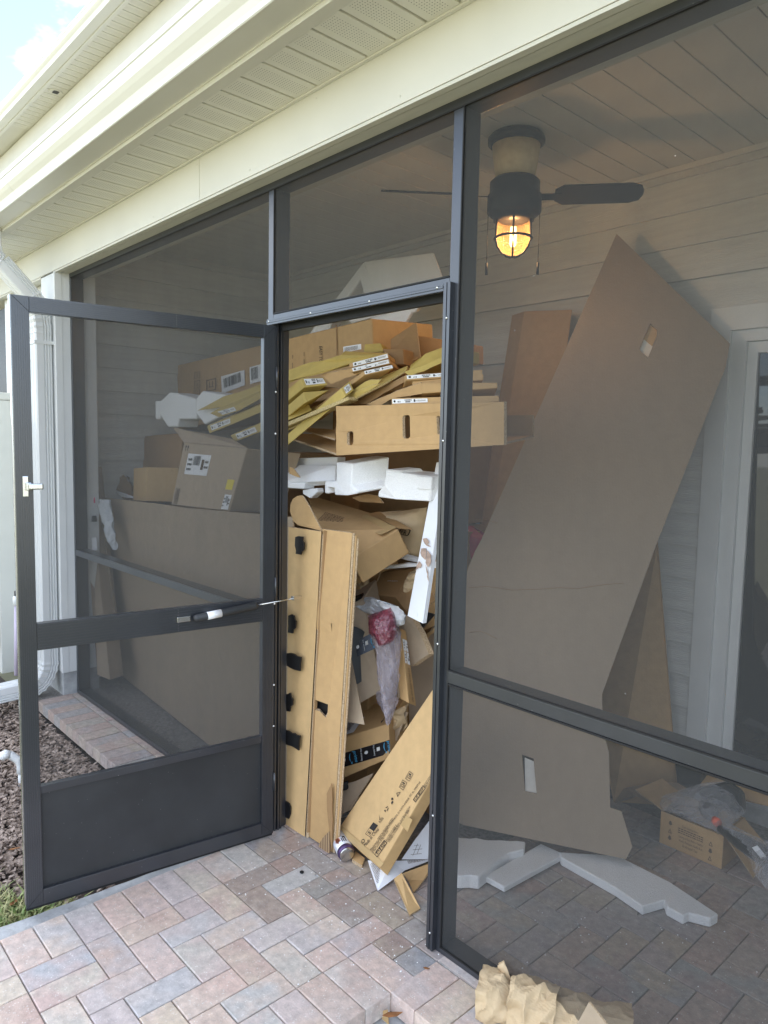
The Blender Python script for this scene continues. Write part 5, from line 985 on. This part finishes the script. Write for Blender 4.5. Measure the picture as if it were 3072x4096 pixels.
for k,(l0,pl,mm) in enumerate((('brown box side right of the white board',[(0.2974,0.62,1.0595),(0.3727,0.62,1.1454),(0.3837,0.62,0.848),(0.27,0.62,0.7947),(0.3274,0.62,0.9692)],m_card),('torn brown strip along the huge sheet by the strike post',[(0.3102,0.58,0.7723),(0.3347,0.58,0.7971),(0.3765,0.58,0.8267),(0.4183,0.58,0.8687),(0.4192,0.58,0.8442),(0.3702,0.58,0.8045),(0.3273,0.58,0.7612)],m_cardl),('bent brown flap poking out above the upright prime box',[(-0.042,0.44,0.8916),(0.0158,0.44,0.9536),(0.0645,0.44,0.9858),(0.094,0.44,0.9422),(0.0004,0.44,0.8962)],m_card),('small torn flap under the taped box corner',[(0.1092,0.36,1.0257),(0.1678,0.36,1.0527),(0.2329,0.36,1.0587),(0.1492,0.36,1.0163)],m_cardl),('crushed tan flap beside the narrow labelled box',[(0.3341,0.42,0.6829),(0.3612,0.42,0.6946),(0.3745,0.42,0.5909),(0.3455,0.42,0.5521)],m_cardg),('torn kraft edge under the foam blocks',[(-0.0184,0.46,1.3678),(0.0791,0.46,1.3901),(0.1498,0.46,1.3868),(0.1889,0.46,1.3585),(0.0315,0.46,1.3551)],m_cardd),('dark flap behind the foam tray',[(-0.3315,0.34,1.4944),(-0.3026,0.34,1.4898),(-0.2473,0.34,1.4489),(-0.331,0.34,1.4636)],m_card))):
    board('torn_layer', l0, pl, (0,.004,.002), mm, m_edge, 'torn cardboard layers', .004, 70+k)
for k,(l0,a_,b_) in enumerate((('crumpled kraft paper in the gap above the bubble wrap',[(-0.0556,0.5,0.9514),(-0.0038,0.5,0.9208)],[(0.0681,0.5,1.0093),(0.0778,0.5,0.9509)]),('crumpled kraft paper behind the white board',[(0.2579,0.56,1.0628),(0.2384,0.56,0.9752)],[(0.337,0.56,1.0844),(0.3048,0.56,0.9756)]),('crumpled kraft paper low behind the plastic bag',[(0.3249,0.4,0.4862),(0.349,0.4,0.4159)],[(0.4162,0.4,0.5535),(0.412,0.4,0.4662)]))):
    o=crumple('paper_wad', a_, b_, (0,-.04,0), .018, m_kraftp, None, 14,14,100+k,11, True, False); tag(o,l0,'paper','crumpled kraft paper wads')
# --- big EASY box behind everything
eq=[(-2.409,0.82,2.1413),(-0.0914,0.62,2.1814),(-0.0582,0.62,1.856),(-2.4381,0.82,1.685)]
ez=qbox('large_box','large tan box printed EASY TO rising behind the yellow boxes', eq, (.10,.30,0), m_card, bev=.004)
txt('EASY TO', *[(-0.5254,0.657,2.097),(-0.523,0.6564,2.0174),(-0.4962,0.6545,2.0943)], m_ink, ez, lift=.004)
for pts in [[(-0.7917,0.6799,2.0765),(-0.7913,0.6798,2.0574),(-0.788,0.6796,2.0762)],[(-0.7907,0.6796,2.035),(-0.7899,0.6794,2.0062),(-0.7869,0.6793,2.0347)],[(-0.6726,0.6697,2.0818),(-0.672,0.6695,2.06),(-0.669,0.6693,2.0815)],[(-0.6716,0.6694,2.0445),(-0.6706,0.6691,2.0102),(-0.668,0.6691,2.0442)]]: fit('printed_line', rects([(0,1,0,1)]), *pts, m_ink, ez, .004)
fit('fold_line', rects([(0,1,0,1)]), *[(-0.3679,0.6431,2.0402),(-0.3605,0.6425,2.0396),(-0.3778,0.6448,2.1835)], m_cardd, ez, .004)
ql=[q_ for q_ in [(-1.6684,0.7553,2.0177),(-1.3467,0.7276,2.0353),(-1.342,0.7267,1.9458),(-1.6542,0.7535,1.9104)]]; ll_,_=label_on(ez, ql, 0,1,0,1, m_label, lift=.004); fit('barcode', bars(30,2,.08,.92,.25,.8), *sub(ql,.05,.95,0,1), m_ink, ll_, .007)
ql=[(-1.2813,0.7221,2.0472),(-1.0459,0.7018,2.0586),(-1.0439,0.7011,1.9657),(-1.2731,0.7208,1.9481)]; ll_,_=label_on(ez, ql, 0,1,0,1, m_label, lift=.004); fit('barcode', bars(24,5,.1,.45,.2,.9), *sub(ql,0,1,0,1), m_ink, ll_, .007)
for pts in [[(-2.088,0.7916,2.0285),(-1.9889,0.7831,2.0293),(-2.0881,0.7919,2.0697)],[(-2.0878,0.7913,1.9615),(-1.9886,0.7827,1.965),(-2.0879,0.7915,2.0113)],[(-2.0941,0.7915,1.9083),(-1.9925,0.7827,1.911),(-2.0942,0.7918,1.9514)],[(-1.8863,0.7737,1.9332),(-1.7412,0.7612,1.9386),(-1.8868,0.7741,2.0064)]]: fit('printed_symbol', rects([(0,1,0,.06),(0,1,.94,1),(0,.07,0,1),(.93,1,0,1),(.3,.7,.3,.36),(.3,.36,.3,.8),(.6,.66,.3,.8)]), *pts, m_inkbr, ez, .005)
# --- white moulded tray leaning high at the back
wt=thing('foam_tray','big white moulded foam tray leaning high against the back wall','foam',(-0.681,1.05,2.276),'white foam packing blocks')
TA,TB,TC,TD=map(V,[(-0.5714,0.98,2.5831),(-0.054,0.98,2.5394),(0.0798,0.94,2.3463),(-0.4138,0.94,2.3347)])
nrm=(TB-TA).cross(TD-TA).normalized()
prism('tray_shell', [TA,TB,TC,TD], V((-.06,.05,-.02)), m_foam, wt, None, .006)
TE,TF=map(V,[(-0.9757,1.1,2.4437),(-0.5727,0.99,2.5812)])
prism('tray_end', [(-1.3627,1.12,2.2026),(-0.5832,0.985,2.5795),(-0.42,0.945,2.3552),(-0.4787,0.95,2.2864),(-0.5998,0.98,2.4894),(-0.9218,1.05,2.3158),(-1.0546,1.1,2.2118)], (.01,.06,.0), m_foam, wt, None, .004)
prism('tray_rim', [(-0.6481,0.94,2.2747),(-0.0934,0.94,2.2937),(-0.1445,0.955,2.2599),(-0.4723,0.955,2.2677),(-0.624,0.95,2.2573)], (0,.03,.01), m_foam, wt, None, .004)
prism('tray_recess', [(-0.4716,0.95,2.2719),(-0.1527,0.95,2.2777),(-0.2256,0.95,2.2012),(-0.2892,0.95,2.2031),(-0.4691,0.95,2.1832)], (0,.02,0), m_foam, wt, None, .004)
prism('tray_rim', [(-0.4691,0.95,2.1832),(-0.2803,0.95,2.2022),(-0.2257,0.95,2.2036),(-0.2789,0.95,2.1599),(-0.3779,0.95,2.1265),(-0.4678,0.95,2.1343)], (0,.05,0), m_foam, wt, None, .004)
# --- boards behind on the right
board('box_flap','upright brown flap with pointed corner near the top of the doorway', [(0.0624,0.6,2.0711),(0.1581,0.66,2.1425),(0.2083,0.64,1.9878),(0.1748,0.58,1.9513),(0.086,0.58,1.9991)], (0,.005,0), m_cardd)
o=qbox('small_box','small brown box behind the twin labelled boxes', [(0.1182,0.5,2.0152),(0.2046,0.54,2.0111),(0.2244,0.53,1.9435),(0.1615,0.49,1.9442)], (-.05,.15,0), m_cardd)
o=qbox('dark_box','dark brown box behind the torn yellow box by the strike post', [(0.1112,0.72,2.097),(0.2176,0.8,2.0739),(0.2393,0.78,1.9858),(0.1462,0.7,1.9851)], (0,.25,0), m_cardd)
# --- boxes filling the lanai behind the front layer
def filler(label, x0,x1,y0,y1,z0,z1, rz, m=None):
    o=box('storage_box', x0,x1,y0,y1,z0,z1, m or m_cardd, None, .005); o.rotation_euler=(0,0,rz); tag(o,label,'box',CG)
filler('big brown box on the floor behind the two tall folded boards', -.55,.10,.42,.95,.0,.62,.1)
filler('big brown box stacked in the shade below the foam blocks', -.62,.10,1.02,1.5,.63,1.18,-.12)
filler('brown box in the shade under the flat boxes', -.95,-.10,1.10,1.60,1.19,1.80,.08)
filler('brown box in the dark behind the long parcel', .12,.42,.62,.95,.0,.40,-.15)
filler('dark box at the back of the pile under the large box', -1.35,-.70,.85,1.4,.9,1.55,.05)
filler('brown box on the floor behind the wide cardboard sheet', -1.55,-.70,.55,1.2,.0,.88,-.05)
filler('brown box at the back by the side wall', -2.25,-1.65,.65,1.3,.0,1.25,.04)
# ================================================================== LEFT OF THE DOOR (seen through two screens)
wide=board('cardboard_sheet','wide upright cardboard sheet behind the left screen beside the open door', [(-2.4026,0.26,1.22),(-1.5381,0.24,1.2425),(-1.1423,0.23,1.2465),(-0.0489,0.16,1.2944),(-0.0035,0.1531,0.002),(-0.0781,0.166,0.002),(-0.8463,0.2414,0.002),(-2.3812,0.3529,0.002)], (0,.008,0), m_cardg)
af=[(-1.2311,0.27,1.596),(-0.4751,0.2,1.5779),(-0.6356,0.2,1.2717),(-1.3889,0.27,1.2426)]
am=qbox('parcel_box','tilted grey brown parcel box with white label and yellow sticker behind the left screen', af, (.07,.26,-.02), m_cardg, bev=.004)
ship_label(am, af, .13,.52,.155,.48, 4); label_on(am, af, .86,.96,.50,.66, m_yel, 'yellow_sticker')
ship_label(am, af, .88,.98,.74,.98, 6)
fit('barcode', bars(12,4,0,1,0,1), *sub(af,.04,.12,.72,.98), m_inkbr, am, .002)
for k in (0,1): fit('arrow_print', ([(.35,0),(.65,0),(.65,.6),(1,.6),(.5,1),(0,.6),(.35,.6)],[(0,1,2,6),(3,4,5)]), *sub(af,.045+.04*k,.078+.04*k,.03,.12), m_ink, am, .002)
board('box_flap','open top flap of the tilted parcel box behind the left screen', [(-1.5407,0.36,1.6841),(-1.1457,0.34,1.6399),(-0.7833,0.3,1.6219),(-0.4934,0.21,1.5789),(-1.2506,0.28,1.5974)], (0,.004,0), m_cardg)
fo=thing('foam_block','pair of white foam end caps lying on the boxes behind the left screen','foam',(-1.4433,0.42,1.7596),'white foam packing blocks')
prism('end_cap', [(-1.9027,0.42,1.8538),(-1.8312,0.42,1.8515),(-1.7093,0.42,1.8985),(-1.6012,0.42,1.8874),(-1.3736,0.42,1.8494),(-1.3744,0.42,1.7328),(-1.5868,0.42,1.7356),(-1.6037,0.42,1.6902),(-1.7347,0.42,1.6909),(-1.8328,0.42,1.7665),(-1.8422,0.42,1.7366),(-1.8995,0.42,1.7398)], (.03,.12,0), m_foam, fo, None, .006)
prism('end_cap', [(-1.336,0.4,1.8492),(-1.2663,0.4,1.888),(-0.985,0.4,1.8534),(-0.7643,0.4,1.8277),(-0.8006,0.4,1.7996),(-1.1272,0.4,1.7601),(-1.0858,0.4,1.7386),(-1.2411,0.4,1.6996),(-1.3366,0.4,1.7641)], (.03,.12,0), m_foam, fo, None, .006)
for l0,pts,vec,lab in (('flat yellow box end with faded label, upper of three behind the left screen',[(-1.1113,0.36,1.758),(-0.7968,0.33,1.7881),(-0.7659,0.33,1.7616),(-1.013,0.36,1.7345)],(.42,.06,.14),(.3,.95,.1,.8)),('flat yellow box end with bright label, middle of three behind the left screen',[(-1.1215,0.35,1.6901),(-0.8235,0.32,1.73),(-0.8147,0.32,1.6936),(-1.0937,0.35,1.6486)],(.46,.06,.12),(.15,.98,.1,.75)),('flat box end with tilted label, lowest of three behind the left screen',[(-0.861,0.34,1.6394),(-0.5719,0.31,1.6871),(-0.5401,0.31,1.6544),(-0.8193,0.34,1.6049)],(.34,.06,.10),(.2,.95,.12,.8))):
    o=qbox('flat_box', l0, pts, vec, m_cardy, 'flat boxes with white end labels', bev=.002); end_label(o, pts, *lab, 31)
board('yellow_sheet','pointed cardboard sheet lying over the white end caps', [(-1.2655,0.37,1.777),(-0.9731,0.37,1.8464),(-0.8014,0.37,1.8628),(-0.5895,0.37,1.8976),(-0.5889,0.37,1.8325),(-0.993,0.37,1.7899)], (0,.006,0), m_cardy, m_edgey)
lt=[(-2.4448,0.16,1.4248),(-2.5403,0.24,1.4212),(-2.3368,0.3207,0.002),(-2.3811,0.266,0.002)]
tb_=qbox('tall_box','tall narrow taped box in the far left corner behind the screen', [(-2.2862,0.1,1.4306),(-2.3297,0.16,1.4288),(-1.9529,0.13,0.1054),(-2.0596,0.09,0.1188)], (-.03,.10,0), m_cardg)
for nm,pts,m in (('pink_sticker',[(-2.2002,0.115,1.2381),(-2.1548,0.135,1.2405),(-2.15,0.135,1.2058),(-2.1932,0.115,1.2018)],m_pink),('black_tape',[(-2.1878,0.11,1.1207),(-2.1213,0.13,1.1269),(-2.1102,0.13,1.0897),(-2.1765,0.11,1.0848)],m_black),('label',[(-2.1552,0.11,0.9846),(-2.1271,0.13,0.9878),(-2.1135,0.13,0.9084),(-2.1416,0.11,0.9067)],m_label)): prism(nm, [V(a)+V((0,-.004,0)) for a in pts], (0,-.001,0), m, tb_)
pf=crumple('plastic_film', [(-2.1726,0.17,1.2242),(-2.1344,0.17,1.1304),(-2.0419,0.17,1.0249),(-1.9694,0.17,0.9224)], [(-2.014,0.17,1.235),(-1.9914,0.17,1.1423),(-1.9463,0.17,1.0187),(-1.9141,0.17,0.929)], (0,-.03,0), .012, m_bubble, None, 10, 26, 41, 14); tag(pf,'strip of crumpled clear film hanging over the wide cardboard sheet','plastic film')
o=qbox('small_box','small tan carton standing above the wide cardboard sheet', [(-2.094,0.36,1.4253),(-1.8303,0.33,1.4414),(-1.857,0.33,1.2288),(-2.1076,0.36,1.2152)], (.14,.14,0), m_cardl)
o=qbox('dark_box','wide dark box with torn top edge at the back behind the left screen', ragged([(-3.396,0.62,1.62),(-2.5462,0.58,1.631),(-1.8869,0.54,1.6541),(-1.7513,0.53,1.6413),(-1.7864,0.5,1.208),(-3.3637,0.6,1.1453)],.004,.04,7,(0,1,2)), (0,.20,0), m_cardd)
board('paper_scrap','pale cardboard scrap on the heap left of the small carton', [(-2.3863,0.36,1.2551),(-2.3286,0.36,1.2603),(-2.1147,0.36,1.2415),(-2.1111,0.36,1.23),(-2.2982,0.36,1.2261)], (0,.004,0), m_label, m_label, group=None, cat='paper')
o=crumple('dark_bag', [(-3.0693,0.42,1.4165),(-2.9228,0.42,1.3176),(-2.8792,0.42,1.188)], [(-2.6793,0.42,1.4474),(-2.3114,0.42,1.3549),(-2.2543,0.42,1.1943)], (0,-.06,0), .03, m_cardd, None, 14,14,51,7); tag(o,'crumpled dark paper heap in the far left corner','paper')

# ================================================================== RIGHT OF THE DOOR, inside the lanai
g='white foam packing blocks'
fq=[(0.9654,0.704,0.045),(1.1365,0.8746,0.045),(1.5308,0.8005,0.045)]
fz=prism('foam_block', [(0.9457,0.7341,0.036),(1.1105,0.887,0.036),(1.3262,0.876,0.036),(1.5213,0.8245,0.036),(1.5141,0.7791,0.036),(1.452,0.7519,0.036),(1.4463,0.7228,0.036),(1.3851,0.7278,0.036),(1.3636,0.7577,0.036),(1.33,0.664,0.036),(1.3139,0.6686,0.036),(1.2135,0.6897,0.036),(0.9725,0.7065,0.036)], (0,0,-.034), m_foam, None, None, .004); tag(fz,'long notched white foam slab lying on the pavers inside the lanai','foam',g)
f7=prism('foam_block', [(0.8502,0.3941,0.03),(0.8567,0.7376,0.03),(0.9635,0.7458,0.03),(0.942,0.3972,0.03)], (0,0,-.022), m_foam, None, None, .003); tag(f7,'flat white foam strip lying on the pavers behind the strike post','foam',g)
f8=prism('foam_block', ragged([(0.5977,0.4508,0.055),(0.8344,0.6651,0.055),(0.8651,0.6148,0.055),(0.8414,0.5528,0.055),(0.8523,0.4332,0.055),(0.8672,0.3437,0.055),(0.7772,0.2564,0.055)],.006,.03,5), (0,0,-.05), m_foam, None, None, .004); tag(f8,'broken white foam piece under the huge leaning sheet','foam',g)
# --- carton with plastic wrapped goods
ct=[(1.1341,1.165,0.128),(1.3872,1.165,0.1339),(1.3928,1.165,0.0008),(1.1415,1.165,-0.0014)]
z0=0.0
CB=[V(a) for a in ct]; lo=[Vector((CB[3].x,1.163,0)),Vector((CB[2].x,1.165,0))]; hi=.135
car=thing('carton','small open carton with mottos printed on it holding plastic wrapped parts','carton',(CB[3].x+.12,1.24,0))
xa,xb=CB[3].x,CB[2].x
prism('front_wall', [(xa,1.163,.001),(xb,1.163,.001),(xb,1.163,hi),(xa,1.163,hi)], (0,.004,0), m_card, car, m_edge)
prism('back_wall', [(xa,1.37,.001),(xb,1.37,.001),(xb,1.37,hi),(xa,1.37,hi)], (0,.004,0), m_card, car, m_edge)
prism('side_wall', [(xa,1.1675,.001),(xa,1.3695,.001),(xa,1.3695,hi),(xa,1.1675,hi)], (.004,0,0), m_card, car, m_edge)
prism('side_wall', [(xb-.004,1.1675,.001),(xb-.004,1.3695,.001),(xb-.004,1.3695,hi),(xb-.004,1.1675,hi)], (.004,0,0), m_card, car, m_edge)
prism('flap', [(xb,1.17,hi),(xb,1.36,hi),(xb+.12,1.36,hi-.10),(xb+.12,1.15,hi-.11)], (0,0,.004), m_card, car, m_edge)
prism('flap', [(xa,1.17,hi),(xa,1.36,hi),(xa-.10,1.37,hi+.035),(xa-.13,1.19,hi+.03)], (0,0,.004), m_card, car, m_edge)
FQ=[(xa,1.163,hi),(xb,1.163,hi),(xb,1.163,0),(xa,1.163,0)]
txt('Care instructions', *sub(FQ,.36,.62,.17,.24), m_inkbr, car, lift=.002)
fit('small_print', lines_text(3,5), *sub(FQ,.30,.70,.26,.45), m_inkbr, car, .002)
for k,sx in enumerate(('Lasting as Fact, Body is healthy','Wealth, Permission, Kindful & so,','At Around You')): txt(sx, *sub(FQ,.32+.06*(k==2),.70-.08*(k==2),.50+.12*k,.59+.12*k), m_inkbr, car, lift=.002)
for i,(sx,tt) in enumerate(((.17,.18),(.17,.42),(.17,.64),(.82,.30),(.82,.52),(.82,.74))): fit('printed_symbol', ([(0,0),(1,0),(.5,1),(.2,.12),(.8,.12),(.5,.72)],[(0,1,4,3),(1,2,5,4),(2,0,3,5)]) if i%2 else ([(0,.3),(.5,0),(1,.3),(.7,1),(.3,1)],[(0,1,2,3,4)]), *sub(FQ,sx-.03,sx+.03,tt,tt+.14), m_inkbr, car, .002)
wr=thing('wrapped_parts','clear plastic bag with black parts and an orange cap on the carton','bag',(xa+.12,1.26,hi))
crumple('film', [(1.093,1.2,0.1244),(1.0846,1.25,0.1402),(1.192,1.35,0.1994),(1.2964,1.4,0.2517)], [(1.2525,1.15,0.1537),(1.3838,1.14,0.1513),(1.4087,1.2,0.1729),(1.3951,1.36,0.1674)], (.02,-.03,.035), .02, m_film, wr, 24, 30, 61, 12)
tube('jar', [V((1.2795,1.25,0.1813)), V((1.3142,1.22,0.1798)), V((1.343,1.19,0.1768))], [.028,.034,.012], mat('jar_grey',(.12,.12,.125),.2), wr, 18)
tube('orange_cap', [V((1.3539,1.17,0.18)), V((1.3715,1.155,0.1815))], [.0165,.0165], m_orange, wr, 18)
prism('black_part', [(1.201,1.33,0.2002),(1.3237,1.33,0.2747),(1.3832,1.33,0.2517),(1.3985,1.33,0.1733),(1.3155,1.33,0.1457),(1.2373,1.33,0.1613)], (0,.05,-.01), m_black, wr, None, .01)
sl=thing('plastic_sleeve','clear plastic sleeve with black tube sliding off the carton to the right','bag',(1.535,1.1809,0))
crumple('film', [(1.401,1.12,0.1712),(1.4712,1.08,0.1737),(1.5467,1.02,0.1635),(1.5835,0.96,0.1497),(1.6336,0.92,0.1415)], [(1.4211,1.14,0.1993),(1.4971,1.12,0.2015),(1.5701,1.1,0.2195),(1.6093,1.06,0.2263),(1.6479,1,0.2174)], (.02,-.03,.03), .018, m_film, sl, 16, 30, 71, 12)
tube('black_tube', [V((1.3865,1.13,0.175)), V((1.4778,1.1,0.1744)), V((1.5675,1.06,0.1776)), V((1.6364,1.03,0.1709))], [.012,.03,.036,.036], m_black, sl, 14)
label_on(sl, [(1.546,1.02,0.211),(1.5632,1.02,0.2261),(1.5963,1.02,0.1985),(1.5794,1.02,0.1834)], 0,1,0,1, m_label)
board('cardboard_sheet','low cardboard strip lying behind the carton under the sliding door', [(1.1287,1.55,0.1756),(1.4289,1.5,0.2),(1.5544,1.48,0.2121),(1.5645,1.46,0.156),(1.4448,1.46,0.175),(1.3499,1.48,0.1527),(1.1487,1.5,0.1422)], (0,.006,0), m_card)
bb=qbox('black_case','black box behind the carton beside the standing cardboard sheet', [(1.033,1.5,0.2007),(1.1531,1.5,0.1975),(1.1489,1.5,0.1391),(1.1019,1.48,0.1155),(1.0572,1.48,0.1208)], (.02,.10,0), m_black, None, 'case')
board('cardboard_sheet','creased cardboard base flap lying on the pavers behind the huge sheet', [(0.7638,1.45,0.0316),(1.0718,1.45,0.1386),(1.1369,1.4,0.1509),(1.0807,1.25,0.1028),(0.9463,1.3,0.0861),(0.8441,1.32,-0.0043)], (0,.005,.001), m_cardg)
rb=crumple('red_bag', [(0.0249,1.2,1.2041),(0.0194,1.2,1.1229),(0.016,1.2,0.9872)], [(0.0599,1.2,1.2008),(0.1464,1.2,1.1633),(0.1025,1.2,0.9991)], (0,-.05,0), .02, m_red, None, 10,10,81,8); tag(rb,'magenta plastic bag behind the huge sheet and strike post','bag')

# ================================================================== OUTSIDE, at the step
kr=thing('kraft_paper','crumpled roll of brown kraft paper lying at the screen sill','paper',(1.2943,0.0153,0))
c0=V((1.2244,-0.0802,0.05)); c1=V((1.331,-0.0257,0.045)); c2=V((1.4386,0.024,0.045)); c3=V((1.587,0.1208,0.04))
def kraft_tube(name, ctr, rad, nr, ns, seed, amp, a0=0.0, a1=2*math.pi, par=None):
    """thin crumpled paper rolled loosely round a path: ridged folds run along and across it"""
    C_=[V(c) for c in ctr]; vs=[]; fs=[]
    for i in range(nr+1):
        f_=i/nr*(len(C_)-1); k=min(int(f_),len(C_)-2); c=C_[k].lerp(C_[k+1],f_-k); t=(C_[k+1]-C_[k]).normalized(); x=Vector((0,0,1)).cross(t).normalized(); y=t.cross(x)
        r=rad[k]+(rad[k+1]-rad[k])*(f_-k)
        for j in range(ns+1):
            a=a0+(a1-a0)*j/ns; d=x*math.cos(a)+y*math.sin(a); q_=c*1.0+d*r*.8; tw=Vector((f_*.55+a*.35, a*.7, seed))
            h=abs(noise.noise(tw*1.1))*1.1+.55*abs(noise.noise(tw*2.4+Vector((3,1,0))))+.12*abs(noise.noise(tw*5.3))
            p_=c+d*(r*(1.08-.0*a)+amp*(.45-h)*1.6)+t*.006*noise.noise(tw*3); p_.z=max(p_.z,.003+.002*noise.noise(p_*40)); vs.append(p_)
    w=ns+1
    for i in range(nr):
        for j in range(ns): fs.append((i*w+j,i*w+j+1,(i+1)*w+j+1,(i+1)*w+j))
    return mk(name, vs, fs, m_kraftp, par, smooth=False)
cs=[]
for i in range(9):
    t=i/8; q_=c0.lerp(c1,min(1,t*3)) if t<1/3 else (c1.lerp(c2,(t-1/3)*3) if t<2/3 else c2.lerp(c3,(t-2/3)*3)); q_.z=.050; cs.append(q_)
kraft_tube('paper_roll', cs, [.056,.060,.044,.050,.056,.055,.053,.05,.05], 110, 54, 2.3, .017, math.radians(-15), math.radians(320), kr)
kraft_tube('paper_wrap', [c+V((.0,-.006,.004)) for c in cs[2:6]], [.056,.060,.062,.060], 50, 40, 6.1, .018, math.radians(20), math.radians(215), kr)
crumple('paper_curl', [(1.24,-0.02,0.1117),(1.2502,-0.02,0.0967),(1.266,-0.02,0.0809)], [(1.2589,-0.02,0.1312),(1.2759,-0.02,0.1151),(1.2932,-0.02,0.0874)], (0,-.008,0), .005, m_kraftp, kr, 6, 10, 95, 9)
board('cardboard_corner','grey brown cardboard corner poking up in front of the kraft paper', [(1.6155,-0.16,0.3027),(1.6679,-0.16,0.274),(1.6695,-0.16,0.2441),(1.5729,-0.16,0.1802),(1.5835,-0.16,0.2194)], (0,.005,0), m_cardg)
tw=prism('cardboard_sliver', [(1.0078,-0.26,-0.0472),(1.031,-0.26,-0.0288),(1.0375,-0.26,-0.0682),(1.0414,-0.26,-0.0922),(1.014,-0.26,-0.1101)], (0,.003,0), m_cardl); tag(tw,'thin cardboard sliver in the dirt corner below the pad','cardboard','cardboard offcuts')
nut=thing('rubber_grommet','small black rubber ring lying on the pad pavers','ring',(0.3541,-0.0715,0))
cn_=V((0.3593,-0.0753,0.004)); tube('ring', [cn_+V((.0055*math.cos(math.radians(30*i)),.0055*math.sin(math.radians(30*i)),0)) for i in range(13)], .0028, m_rubber, nut, 8)
bo=thing('bolt','tiny silver bolt lying on the pad pavers','bolt',(0.403,-0.0439,0))
cb_=V((0.4068,-0.0468,0.003)); tube('shank', [cb_, cb_+V((.012,.010,0))], .002, m_steel, bo, 8); tube('head', [cb_+V((-.002,-.0017,0)), cb_+V((.001,.0008,0))], .004, m_steel, bo, 6)
pl=struct(mk('scattered_crumbs', [], [], m_foam)) if False else None
rc=random.Random(21); vs=[]; fs=[]
for _ in range(420):
    x=rc.uniform(.15,1.0) if rc.random()<.6 else rc.uniform(1.0,2.3); y=rc.gauss(-.05,.18) if x<1.0 else rc.uniform(.08,1.0); s=rc.uniform(.0008,.0026)
    if y<-.6 or (x<1.0 and y>.12): continue
    n=len(vs); vs+=[(x-s,y-s,.0012),(x+s,y-s*.6,.0012),(x+s*.4,y+s,.0012),(x,y,.0012+s*1.4)]; fs+=[(n,n+1,n+3),(n+1,n+2,n+3),(n+2,n,n+3)]
tag(mk('foam_crumbs', vs, fs, m_foam),'white foam crumbs scattered over the pavers','crumbs',kind='stuff')
